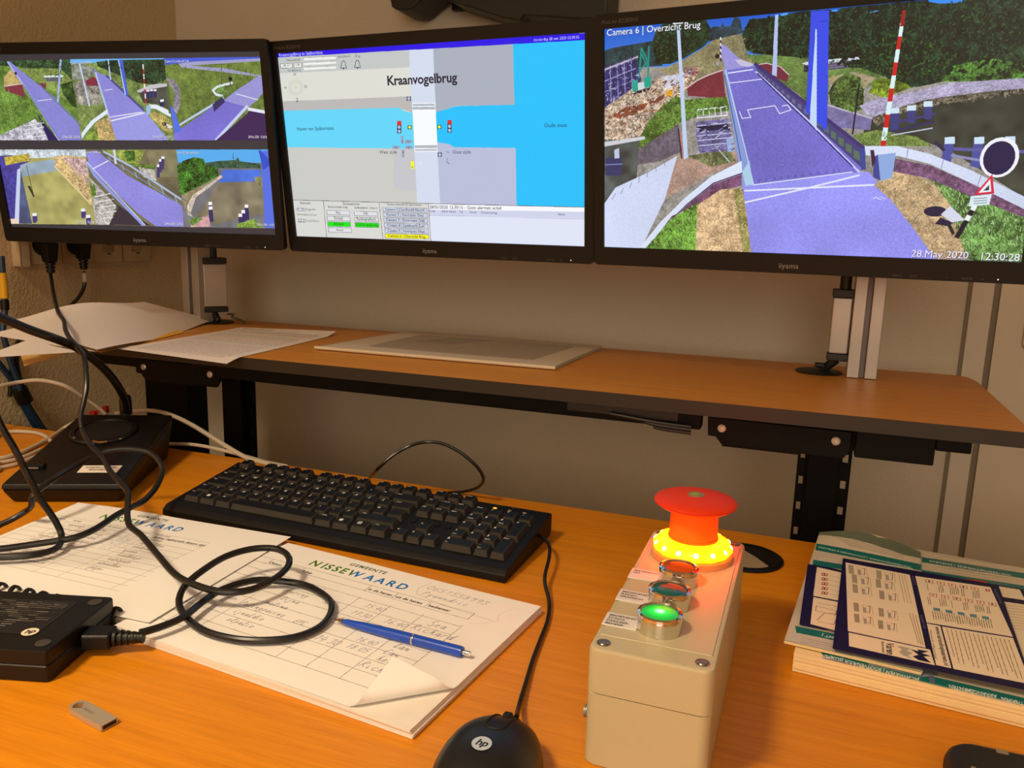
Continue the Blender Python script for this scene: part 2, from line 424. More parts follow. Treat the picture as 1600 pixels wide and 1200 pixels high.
# power sockets on the left wall
SOCK = mat('socket_plastic', hx(196, 180, 150), .4); SOCKD = mat('socket_well', hx(150, 134, 108), .45)
def onleft(bm, y, z, x=XL):   # local (x right, y up, z out) -> left wall, facing +X, right = +Y
    return xf(bm, Matrix(((0, 0, 1, x), (1, 0, 0, y), (0, 1, 0, z), (0, 0, 0, 1))))
t = Th('socket_block', 'row of four wall sockets on the left wall behind the left monitor', 'socket', (XL, 1.2, 1.04))
XS = XL+.0125; SZ = AX(170, 398, XS).z+.0205; YS = tuple(AX(q, 400, XS).y for q in (71, 123, 169.5, 214.5))
t.part('housing', onleft(add_prism(nb(), rrect(-.148, .148, -.043, .043, .004), 0, .0034, .001), (YS[0]+YS[3])/2, SZ-.0005, XL+.0003), SOCK)
for i, y in enumerate(YS):
    bm = nb(); n = 28; outer = rrect(-.034, .034, -.034, .034, .004, 6)
    inner = circ(0, 0, .0205, len(outer))
    ang = sorted(range(len(outer)), key=lambda k: math.atan2(outer[k][1], outer[k][0]))
    outer = [outer[k] for k in ang]; inner = [(.0205*math.cos(math.atan2(p[1], p[0])), .0205*math.sin(math.atan2(p[1], p[0]))) for p in outer]
    r = [[bm.verts.new((p[0], p[1], z)) for p in L] for L, z in ((outer, 0), (outer, .0085), (inner, .0095), (inner, .0004))]
    for a, b in zip(r, r[1:]):
        for k in range(len(a)): bm.faces.new((a[k], a[(k+1) % len(a)], b[(k+1) % len(a)], b[k]))
    bm.faces.new(r[-1][::-1])
    f = t.part('face_plate', onleft(bm, y, SZ, XL+.0038), SOCK)
    bm = nb()
    for s in (-1, 1): add_lathe(bm, ((0, .0), (.0026, 0), (.0026, .0006), (0, .0006)), (s*.0095, 0, 0), 10)
    for s in (-1, 1): add_box(bm, -.003, .003, s*.0185-.0012, s*.0185+.0012, 0, .012)
    t.part('contacts', onleft(bm, y, SZ, XL+.0044), [mat('contact_dark', hx(60, 50, 40), .5)], parent=f)
single('cable_duct', onleft(add_prism(nb(), rrect(-.0095, .0095, -.036, .12, .002), 0, .018, .003), AX(41, 415, XL+.02).y, AX(41, 417, XL+.02).z+.036, XL+.0004), SOCK, 'pale vertical cable duct ending on the left wall beside the sockets', 'duct', (XL, 1.05, 1.0))

# ================================================================== desk and raised shelf table
DZ = .74; SZT = .896
XR = 1.0
t = Th('desk', 'large orange beech desk in the foreground with everything lying on it', 'desk', (-.15, .4, 0))
bm = nb(); add_box(bm, -1.295, XR, -.22, .948, DZ-.022, DZ, .0012, 1)
t.part('desk_top', bm, WOOD)
for x in (-1.2, XR-.12):
    for y in (-.12, .84): t.part('leg', add_box(nb(), x, x+.05, y, y+.05, .0005, DZ-.0225, .003), STEEL)
for y in (-.11, .85): t.part('frame_rail', add_box(nb(), -1.145, XR-.125, y, y+.03, DZ-.07, DZ-.0225, .002), STEEL)

t = Th('shelf_table', 'narrow beech topped table with dark edges standing behind the desk under the monitors', 'table', (-.43, 1.1, 0))
bm = nb(); SX0, SX1, SY0, SY1 = -1.086, .2215, .9255, 1.288
add_prism(bm, [(SX0+.03, SY0), (SX1, SY0), (SX1, SY1-.045), (SX1-.006, SY1-.012), (SX1-.02, SY1), (SX0+.02, SY1), (SX0, SY1-.02), (SX0, SY0+.04), (SX0+.008, SY0+.012)], SZT-.0165, SZT)
bm.normal_update()
for f in bm.faces: f.material_index = 0 if f.normal.z > .5 else 1
t.part('table_top', bm, [WOOD2, EDGE], smooth=0)
t.part('front_beam', add_box(nb(), -.8475, -.1085, .944, .966, .858, SZT-.0168, .0015), STEEL)
t.part('rear_beam', add_box(nb(), -1.0, .17, 1.20, 1.222, .858, SZT-.0168, .0015), STEEL)
t.part('cross_rail', add_box(nb(), .0595, .138, .944, .962, .846, SZT-.0168, .0015), STEEL)
t.part('cross_rail', add_box(nb(), .1382, .172, .944, .962, .863, SZT-.0168, .0015), STEEL)
for x0, x1 in ((-1.09, -.99), (.02, .06)):
    for yy in (1.0, 1.18): t.part('side_arm', add_box(nb(), x0+.006, x1, yy-.02, yy+.02, .853, SZT-.0168, .0015), STEEL)
CP = mat('cable_black', hx(12, 12, 14), .4)
bm = nb()
for k in range(3): add_tube(bm, [(-.215+.03*k, .9375, .868-.002*k), (-.16, .9345, .864-.003*k), (-.118, .9352, .8625-.0035*k)], .0024, 8)
single('tray_cables', bm, CP, 'short black cables tucked under the front edge of the shelf table', 'cable', (-.16, .935, .865))
t.part('tray_strip', add_box(nb(), -.27, -.135, .9415, .9438, .866, .8785), mat('strip_dark', hx(22, 21, 22), .4))
# leg brackets with bolts, slotted uprights, column and feet
YBR = .9445
def bracket(dx):
    m = [AY(*q, YBR) for q in ((1106, 652), (1106, 680), (1118, 682), (1127, 694), (1250, 709), (1318, 716), (1327, 705), (1330, 676))]
    pr = xz_prism([(q.x+dx, min(q.z, SZT-.0170)) for q in m], YBR, YBR+.005)
    p_ = t.part('bracket', pr, STEEL, smooth=0)
    for b_ in ((1128, 669), (1306, 689)):
        q = nb(); add_lathe(q, ((.0048, 0), (.0048, .0015), (.0034, .0026), (.0026, .0026), (.0019, .001), (0, .001)), n=18); c_ = AY(*b_, YBR)
        xf(q, Matrix.Translation((c_.x+dx, YBR-.0001, c_.z)) @ Matrix.Rotation(PI/2, 4, 'X'))
        t.part('bolt', q, BOLT, 'shiny hexagon socket bolt', parent=p_)
    t.part('bracket_arm', add_box(nb(), m[3].x+dx, m[4].x+dx, YBR+.0053, 1.02, .840, SZT-.0170, .001), STEEL)
BOLT = mat('bolt_steel', hx(200, 195, 190), .3, .4)
bracket(0); bracket(AY(225, 573, YBR).x-AY(1128, 669, YBR).x)
def slotted(x0, x1, y, z0, z1, slots, th=.003):
    bm = nb(); zs = [z0]+[v for s in slots for v in s]+[z1]; xm0, xm1 = x0+(x1-x0)*.28, x1-(x1-x0)*.28
    for i in range(len(zs)-1):
        if i % 2 == 0: add_box(bm, x0, x1, y, y+th, zs[i], zs[i+1])
        else:
            add_box(bm, x0, xm0, y, y+th, zs[i], zs[i+1]); add_box(bm, xm1, x1, y, y+th, zs[i], zs[i+1])
    return bm
SL = [(z, z+.011) for z in np.arange(.10, .83, .035)]
for dx in (0, -.9185):
    t.part('upright', add_box(nb(), dx+.0138, dx+.0515, 1.075, 1.115, .0305, .8318, .002), STEEL)
    t.part('slotted_strip', slotted(dx+.0015, dx+.0136, 1.092, .031, .8318, SL), STEEL, smooth=0)
    t.part('slotted_strip', slotted(dx+.0517, dx+.0665, 1.092, .031, .8318, SL), STEEL, smooth=0)
    t.part('leg_top', add_box(nb(), dx+.004, dx+.064, 1.03, 1.17, .8322, SZT-.0168, .001), STEEL)
    t.part('foot', add_box(nb(), dx+.004, dx+.064, .96, 1.25, .0005, .030, .003), STEEL)
t.part('support_column', add_box(nb(), -1.0725, -.9815, 1.08, 1.13, .0005, .862, .002), STEEL)

# ================================================================== monitors
MW, MH = .4766, .2681
MON = [(9.65059, 7.56990, (-1.26198, .97388, .24606)), (-2.35807, 7.88147, (-.77348, 1.06868, .24500)), (-7.29021, 7.58409, (-.27050, 1.03977, .24568))]
def mon_axes(i):
    yw, tl, o = MON[i]; yw, tl = math.radians(yw), math.radians(tl)
    u = Vector((math.cos(yw), math.sin(yw), 0)); n = Vector((-math.sin(yw), math.cos(yw), 0))
    up = Vector((0, 0, 1))*math.cos(tl)-n*math.sin(tl); bk = up.cross(u)
    return Vector((o[0], o[1], o[2]+CAM.z)), u, up, bk
def mon_uv(i):
    o, u, up, bk = mon_axes(i)
    def fn(px, py):
        d = ray(px, py); p = CAM+d*((o-CAM).dot(bk)/d.dot(bk))-o
        return p.dot(u), -p.dot(up)
    return fn
def canvas_for(i, scale, ox, oy, bg):
    W_, H_ = 1440, 810; fn = mon_uv(i)
    def mp(p):
        a, b = fn(ox+p[0]/scale, oy+p[1]/scale); return (a/MW*W_, b/MH*H_)
    return Canvas(W_, H_, bg, mp)
def fit_text(c, s, p0, p1, col, bold=0, shadow=None, hgt=None, shear=0, sp=1.0):
    a, b = np.array(c.mapf(p0)), np.array(c.mapf(p1)); L = np.hypot(*(b-a)); rot = math.atan2(b[1]-a[1], b[0]-a[0])
    _, w1 = text_tris(s, 1, bold, sp, shear); size = L/w1; sx = 1
    if hgt: sx = size/hgt; size = hgt
    if abs(rot) < .04: rot = 0
    for q, cc in (((1.6, 1.6), shadow), ((0, 0), col)):
        if cc is not None: c.text(s, a+np.array(q), size, cc, bold, rot, raw=True, sx=sx, shear=shear, spacing=sp)

def paint_camera6():
    c = canvas_for(2, 2.388, 930, 0, (62, 132, 238)); P = c.poly; L = c.line
    c.a[:] = (np.array((30, 92, 205))*(1-np.linspace(0, 1, 810)[:, None, None]*3).clip(0, 1)+np.array((90, 165, 250))*(np.linspace(0, 1, 810)[:, None, None]*3).clip(0, 1))/255
    P([(20,250),(1620,250),(1620,1000),(20,1000)], (150,146,140), 'stone', .2)
    P([(30,190),(60,180),(100,172),(170,160),(230,150),(250,245),(30,260)], (36,62,66), 'leaf', .4)
    P([(212,160),(225,115),(250,92),(290,78),(330,72),(410,68),(432,110),(424,150),(405,172),(330,218),(280,238),(225,240)], (26,46,30), 'leaf', .7)
    P([(425,112),(440,98),(470,100),(474,82),(482,100),(505,95),(520,62),(540,70),(548,110),(560,120),(480,140),(425,155)], (40,62,72), 'leaf', .4)
    P([(330,222),(400,180),(440,150),(520,130),(562,124),(566,200),(610,215),(590,245),(500,200),(480,265),(350,312),(240,262)], (140,132,98), 'grass', .25)
    P([(548,130),(575,72),(640,66),(700,55),(760,44),(805,40),(875,36),(900,48),(915,30),(1150,8),(1232,0),(1610,-20),(1610,300),(1400,292),(1300,302),(1230,312),(1170,330),(1100,290),(1000,262),(760,214),(640,204),(590,200),(562,185)], (22,42,28), 'leaf', .95)
    P([(1238,-6),(1410,-18),(1372,10),(1300,13),(1250,13)], (40,140,240)); P([(880,40),(902,34),(898,52),(884,56)], (70,170,250)); P([(690,52),(720,46),(716,56),(694,60)], (80,160,240))
    P([(1010,45),(1060,38),(1055,42),(1015,50)], (70,150,235))
    P([(560,204),(640,204),(760,214),(1000,255),(1060,280),(1100,305),(1000,325),(872,312),(864,480),(760,352),(620,262)], (96,122,62), 'grass', .3)
    P([(870,290),(960,268),(1050,290),(1000,330),(940,300),(870,315)], (165,150,120), 'grass', .2)
    P([(768,236),(800,228),(980,212),(988,221),(870,236),(790,244)], (205,214,228)); P([(870,236),(966,224),(966,250),(870,262)], (88,80,104)); P([(778,244),(800,242),(798,268),(778,268)], (45,42,60)); L([(870,245),(966,234)], 2, (130,124,150)); L([(870,254),(966,243)], 2, (130,124,150))
    P([(870,345),(895,300),(940,270),(990,290),(1002,340),(1000,410),(960,420),(880,390)], (70,92,44), 'leaf', .8)
    P([(1020,345),(1045,300),(1110,285),(1180,325),(1080,365)], (112,134,36), 'leaf', .5)
    P([(1030,230),(1050,160),(1085,122),(1160,130),(1300,170),(1340,240),(1296,305),(1200,325),(1060,280)], (20,40,26), 'leaf', .95)
    P([(1290,305),(1335,245),(1400,232),(1480,218),(1600,238),(1610,300)], (66,106,42), 'leaf', .7)
    P([(1010,450),(1140,400),(1240,370),(1610,325),(1610,745),(1450,642),(1320,560),(1160,505),(1000,500)], (54,58,50), 'water', .3)
    P([(985,395),(1040,372),(1180,345),(1320,310),(1610,290),(1610,330),(1400,346),(1240,372),(1140,400),(1030,445)], (166,160,190), 'stone', .22)
    P([(1030,440),(1140,398),(1240,372),(1610,328),(1610,345),(1260,392),(1140,422),(1050,472)], (92,86,72), 'stone', .8)
    P([(866,392),(1032,442),(1026,486),(900,475),(866,452)], (116,110,158), 'stone', .15); L([(866,392),(1032,442)], 4, (190,185,205))
    P([(960,505),(1050,485),(1200,510),(1260,545),(1100,545),(1000,542)], (104,124,62), 'grass', .4)
    FOR = [(548,130),(575,72),(640,66),(800,46),(900,48),(1150,10),(1600,0),(1600,290),(1300,300),(1170,325),(1000,260),(760,212),(600,200)]
    c.dabs(FOR, [(14,28,20),(18,34,24),(12,24,18)], 420, 16, 9, 1); c.dabs(FOR, [(34,62,34),(44,78,38),(30,56,40)], 620, 8, 3.5, 2); c.dabs(FOR, [(62,104,44),(52,90,52)], 160, 6, 2.5, 3)
    LT = [(215,160),(250,95),(330,75),(410,72),(425,150),(330,215),(240,240)]
    c.dabs(LT, [(40,68,36),(54,84,44)], 140, 7, 3, 4); c.dabs(LT, [(16,30,22)], 80, 9, 5, 5)
    c.dabs([(1030,230),(1085,125),(1160,132),(1300,172),(1340,240),(1200,320),(1060,280)], [(40,80,36),(56,100,40),(12,26,18),(14,30,20)], 260, 8, 3.5, 6)
    c.dabs([(870,345),(940,270),(1002,340),(960,420),(880,390)], [(100,124,60),(50,70,34),(40,56,30)], 110, 7, 3, 7)
    c.dabs([(560,206),(760,216),(1060,284),(870,470),(620,262)], [(116,140,76),(82,108,54),(140,140,96)], 150, 7, 2, 8, 0)
    c.dabs([(330,222),(440,150),(562,126),(600,215),(480,262),(350,312)], [(160,150,112),(116,116,78),(104,112,66)], 150, 8, 2.5, 9, -.4)
    c.dabs([(990,395),(1180,348),(1320,312),(1600,295),(1600,326),(1240,370),(1030,440)], [(190,186,212),(140,134,160)], 140, 12, 2, 10, -.2)
    c.dabs([(1030,450),(1240,380),(1600,335),(1600,348),(1140,422)], [(140,132,112),(52,50,44),(110,104,90)], 160, 6, 4, 11)
    # building site
    P([(30,252),(150,208),(172,300),(130,335),(30,405)], (58,54,112), 'stone', .3)
    for k in range(9):
        x = 42+k*13; L([(x, 250-k*5), (x+4, 395-k*10)], 3, ((150,150,200) if k % 2 else (30,28,60)))
    L([(30,262),(158,212)], 7, (180,176,190)); L([(30,305),(150,255)], 4, (150,150,200)); L([(30,345),(140,300)], 3, (140,140,190))
    P([(30,405),(130,335),(260,282),(350,258),(392,250),(352,332),(300,380),(200,446),(160,525),(30,530)], (186,164,142), 'stone', .5)
    P([(60,432),(110,402),(200,382),(180,408),(90,445)], (134,72,52), 'stone', .4); P([(200,380),(260,350),(250,372),(205,395)], (120,66,50))
    P([(250,288),(330,270),(332,312),(252,332)], (205,208,226), 'stone', .15); P([(330,252),(384,245),(380,272),(334,285)], (150,120,112), 'stone', .5)
    for a, b in (((162,292),(172,180)), ((196,290),(200,172)), ((172,180),(196,230)), ((196,230),(166,262)), ((172,200),(200,260))): L([a, b], 6, (22,140,128))
    P([(136,302),(158,296),(160,342),(140,346)], (20,160,138)); P([(180,290),(207,284),(208,322),(182,330)], (20,160,138)); P([(158,310),(182,306),(182,330),(160,338)], (200,215,220)); P([(138,344),(208,326),(212,334),(142,354)], (40,30,40))
    P([(200,452),(260,382),(300,358),(340,372),(420,365),(490,360),(502,412),(380,432),(310,462),(160,562),(158,522)], (86,118,48), 'grass', .5)
    P([(265,345),(282,335),(290,345),(280,360),(262,360)], (225,160,30))
    P([(343,328),(380,300),(420,281),(476,262),(486,362),(430,364),(345,357)], (122,48,60), 'stone', .12); L([(341,328),(380,300),(420,281),(476,261)], 4, (215,190,195))
    P([(608,242),(640,237),(690,250),(722,280),(716,306),(660,288)], (112,42,58)); L([(606,241),(640,236),(690,249),(723,280)], 3, (215,190,200))
    P([(155,562),(310,462),(322,565),(240,602),(158,615)], (104,94,106), 'stone', .25)
    P([(30,520),(165,520),(152,690),(60,745),(30,765)], (74,80,78), 'water', .3); P([(30,530),(184,508),(186,520),(30,548)], (205,206,212)); P([(40,590),(96,580),(100,655),(40,655)], (52,56,100)); P([(70,560),(88,552),(90,590),(72,592)], (190,200,225)); L([(36,615),(100,612)], 4, (120,130,190))
    P([(30,765),(75,700),(200,642),(312,578),(302,604),(260,742),(172,925),(30,925)], (206,216,244), 'road', .05)
    for k in range(7): L([(75+k*30, 722-k*21), (62+k*33, 745-k*21)], 2, (120,110,150))
    P([(306,580),(380,585),(520,560),(545,605),(425,652),(260,742)], (172,142,128), 'grass', .2)
    P([(345,582),(500,558),(525,602),(430,622)], (108,116,76), 'grass', .4)
    P([(376,455),(496,442),(520,560),(388,572),(376,500)], (104,98,146), 'stone', .3)
    for y in (470, 488, 508, 525, 545): L([(380, y), (506, y-12)], 3.5, (190,196,226))
    P([(384,472),(494,462),(496,482),(388,492)], (34,32,64))
    L([(378,410),(490,398)], 4, (222,230,245)); L([(380,440),(494,430)], 4, (222,230,245))
    for k in range(6): L([(380+k*22, 411-k*2), (382+k*22, 440-k*2)], 3, (222,230,245))
    P([(488,515),(516,512),(520,565),(494,568)], (150,170,215)); L([(455,552),(502,606)], 3, (200,215,235))
    SITE = [(37,405),(130,340),(350,262),(392,255),(300,378),(200,440),(160,520),(37,525)]
    c.dabs(SITE, [(222,206,190),(206,196,190),(150,126,108),(120,100,90),(196,168,140),(230,220,214)], 260, 9, 3.5, 12); c.dabs(SITE, [(146,84,60),(112,66,50)], 40, 14, 4, 13, -.3)
    c.dabs([(330,268),(390,248),(384,275),(334,290)], [(210,150,130),(80,60,90),(190,190,220),(150,60,50)], 40, 7, 3, 14)
    c.dabs([(37,262),(150,212),(165,300),(40,398)], [(140,140,196),(30,28,70),(190,186,210)], 70, 12, 2.5, 15)
    c.dabs([(200,450),(340,372),(490,362),(500,410),(310,460),(160,558)], [(120,150,64),(70,98,38),(150,164,84),(60,84,36)], 240, 7, 2.5, 16)
    c.dabs([(376,455),(496,442),(516,558),(388,570)], [(200,204,232),(50,46,90),(150,148,190)], 50, 14, 2.5, 17, -.1)
    c.dabs([(310,580),(520,562),(430,650),(262,740)], [(196,168,150),(140,112,98),(120,124,80)], 90, 6, 2, 18)
    # roadway
    P([(468,170),(478,166),(492,176),(540,220),(592,240),(602,262),(486,268),(470,200)], (150,146,214), 'road', .06); P([(520,222),(545,222),(592,240),(575,250),(540,244)], (196,190,222))
    P([(484,262),(598,246),(990,600),(990,642),(578,692)], (112,108,198), 'road', .12)
    P([(550,692),(1020,640),(1100,742),(1180,842),(1275,975),(575,945),(560,780)], (146,146,238), 'road', .10)
    for pts_, w_ in (([(590,690),(960,642)], 3.5), ([(558,712),(1040,690)], 6), ([(556,756),(800,700),(985,654)], 6), ([(500,310),(622,295)], 3), ([(495,273),(588,259)], 4), ([(538,416),(548,442),(580,438),(568,410),(670,394),(688,424),(730,410),(718,392),(698,395)], 3)): L(pts_, w_, (226,230,250))
    fit_text(c, 'DE KRAANVOGEL', (606,680), (928,640), (78,74,152), sp=2.3)
    P([(478,262),(490,258),(520,400),(556,560),(588,690),(545,692),(524,540),(498,380)], (132,154,214)); L([(486,262),(560,560),(590,688)], 4, (196,214,242)); L([(482,280),(520,470),(544,600)], 3, (70,84,150)); P([(548,640),(575,600),(588,690),(560,694)], (170,205,232))
    # parapet on the right
    P([(596,240),(1004,556),(1000,632),(604,270)], (70,66,120))
    for k in range(19):
        s = (k+.5)/19; s = s**1.5; x = 604+s*388; yt = 253+s*312; yb = 268+s*350
        P([(x-4-9*s, yt+4), (x+2+9*s, yt+8+8*s), (x+2+9*s, yb-3), (x-4-9*s, yb-9-7*s)], (104,108,150) if k < 13 else (88,112,92))
    L([(596,238),(800,396),(1004,554)], 11, (62,48,112)); L([(600,268),(800,455),(985,642)], 6, (206,206,244)); L([(604,274),(800,462),(960,622)], 4, (40,34,120)); P([(985,556),(1006,552),(1010,632),(992,636)], (60,70,150))
    P([(805,42),(873,38),(868,300),(864,490),(786,418),(792,300)], (52,74,228)); P([(822,106),(827,112),(826,490),(800,448)], (192,216,246)); L([(838,80),(866,78)], 2, (30,44,170))
    P([(671,55),(683,54),(677,286),(659,278)], (176,192,236)); P([(304,112),(316,112),(346,588),(330,596)], (190,208,238)); L([(290,88),(326,86)], 4, (220,226,240))
    L([(985,312),(960,500)], 5, (24,22,44)); L([(310,480),(322,590)], 5, (40,34,52)); L([(318,490),(326,585)], 3, (220,90,80))
    for k in range(8): L([(467,140+k*11),(469,151+k*11)], 5, ((225,225,235) if k % 2 == 0 else (60,40,70)))
    c.disc((455,210), 8, (40,24,30)); c.disc((456,238), 6, (160,160,170))
    for k in range(11):
        a, b = k/11, (k+1)/11; L([(1152-a*84, 42+a*536), (1152-b*84, 42+b*536)], 11+k*.5, ((198,28,34) if k % 2 == 0 else (216,240,244)))
    L([(1152,42),(1145,95)], 11, (150,24,30))
    # white coped walls, brick, grass
    P([(165,925),(240,832),(330,742),(430,660),(546,600),(548,646),(440,684),(340,764),(262,842),(196,926)], (216,226,246), 'road', .04); L([(196,926),(262,842),(340,764),(440,684),(548,646)], 4, (70,60,110))
    P([(198,926),(262,845),(340,768),(440,688),(546,650),(546,692),(480,708),(380,766),(285,806)], (116,76,108), 'stone', .3)
    P([(186,928),(285,815),(385,755),(380,935)], (96,142,54), 'grass', .6); P([(380,765),(470,706),(546,702),(562,782),(582,946),(374,940)], (206,172,132), 'grass', .35); P([(515,710),(548,704),(560,780),(582,944),(550,944),(530,780)], (150,140,84), 'grass', .4)
    c.dabs([(186,928),(285,815),(385,755),(380,935)], [(132,178,80),(74,116,38),(160,196,110),(110,156,60)], 330, 9, 2.4, 19, 1.2)
    c.dabs([(380,765),(546,702),(582,940),(376,938)], [(236,206,172),(170,136,98),(214,186,150),(150,140,86)], 330, 9, 2.2, 20)
    c.dabs([(515,710),(548,704),(582,944),(550,944)], [(120,126,66),(170,170,100)], 90, 8, 2.2, 21)
    for x, y, w_, h in ((1118,410,17,80), (1180,400,17,60), (1242,385,17,60)): P([(x-w_,y),(x+w_,y-2),(x+w_-4,y+h),(x-w_+2,y+h)], (58,62,128)); P([(x-w_,y-6),(x+w_,y-8),(x+w_,y+12),(x-w_,y+14)], (206,228,242))
    L([(1105,460),(1268,425)], 8, (62,58,118)); L([(1112,490),(1262,455)], 8, (50,46,92)); L([(1105,505),(1258,478)], 4, (190,196,220))
    P([(1040,690),(1110,640),(1200,650),(1300,705),(1350,800),(1400,968),(1275,970),(1180,842),(1110,752)], (188,160,122), 'grass', .3)
    P([(1235,650),(1480,760),(1610,805),(1610,1000),(1390,968),(1350,870),(1330,770)], (102,142,74), 'grass', .65)
    c.dabs([(1040,690),(1110,640),(1200,650),(1300,705),(1400,960),(1275,970),(1110,752)], [(220,196,162),(150,124,88),(206,180,146),(140,136,84)], 420, 9, 2.2, 22)
    c.dabs([(1235,650),(1480,760),(1600,805),(1600,980),(1390,966),(1330,770)], [(140,180,110),(72,110,50),(170,200,150),(60,96,48),(120,164,84)], 620, 9, 2.4, 23, 1.3)
    c.dabs([(960,505),(1050,488),(1260,545),(1000,542)], [(130,150,80),(76,98,46)], 110, 7, 2, 24, 1.3)
    P([(1110,590),(1250,618),(1420,692),(1610,785),(1610,815),(1480,765),(1240,665),(1112,640)], (116,80,112), 'stone', .35)
    for x, y in ((1322,520), (1432,520), (1548,518)): P([(x-18,y),(x+20,y-2),(x+2,y+108),(x-34,y+100)], (74,80,158)); P([(x-18,y-8),(x+20,y-10),(x+20,y+16),(x-18,y+18)], (204,226,244))
    L([(1270,530),(1300,560)], 10, (44,40,74)); L([(1340,556),(1600,566)], 10, (92,92,160)); L([(1330,580),(1480,606)], 8, (140,140,190))
    P([(1005,545),(1130,545),(1250,575),(1400,634),(1610,738),(1610,785),(1420,692),(1250,612),(1130,582),(1010,580)], (208,218,242), 'road', .05)
    for a, b in (((1168,550),(1162,588)), ((1300,594),(1290,630)), ((1440,655),(1426,694))): L([a, b], 2, (120,120,170))
    P([(1052,578),(1122,570),(1108,664),(1062,676)], (140,170,222)); P([(1040,588),(1054,576),(1064,674),(1036,660)], (62,70,150))
    P([(1026,560),(1040,560),(1046,600),(1034,626)], (60,30,60))
    c.disc((1508,588), 54, (240,240,250), ry=62); c.disc((1507,590), 44, (28,24,70), ry=52); P([(1540,560),(1552,590),(1535,600)], (28,24,70))
    P([(1412,728),(1482,650),(1489,722)], (214,42,66)); P([(1430,720),(1474,668),(1478,715)], (236,238,246)); P([(1448,712),(1470,690),(1470,710)], (60,60,80))
    P([(1402,732),(1480,724),(1470,764),(1392,770)], (216,232,240)); [L([(1412,y),(1462,y-4)], 2, (90,120,130)) for y in (742, 751, 760)]
    for k in range(6): L([(1416-k*11, 770+k*19), (1405-k*11, 789+k*19)], 15, ((236,240,248) if k in (0, 2) else (24,22,40)))
    c.disc((1268,789), 34, (34,30,62), ry=17); P([(1268,836),(1288,812),(1336,832),(1312,844)], (34,30,62)); P([(1312,838),(1326,836),(1342,872),(1332,878)], (34,40,40)); P([(1290,800),(1325,768),(1380,822),(1330,830)], (212,216,236))
    for k in range(5): L([(1036+k*9,742-k%2*6),(1050+k*8,736+k%3*4)], 2, (226,226,250))
    fit_text(c, 'Camera 6 | Overzicht Brug', (42,134), (392,108), (250,250,255), shadow=(20,40,90))
    fit_text(c, '28.May 2020', (1178,958), (1392,966), (240,236,255), shadow=(60,40,110)); fit_text(c, '12:30:28', (1432,969), (1584,974), (245,245,255), shadow=(50,50,90))
    return c

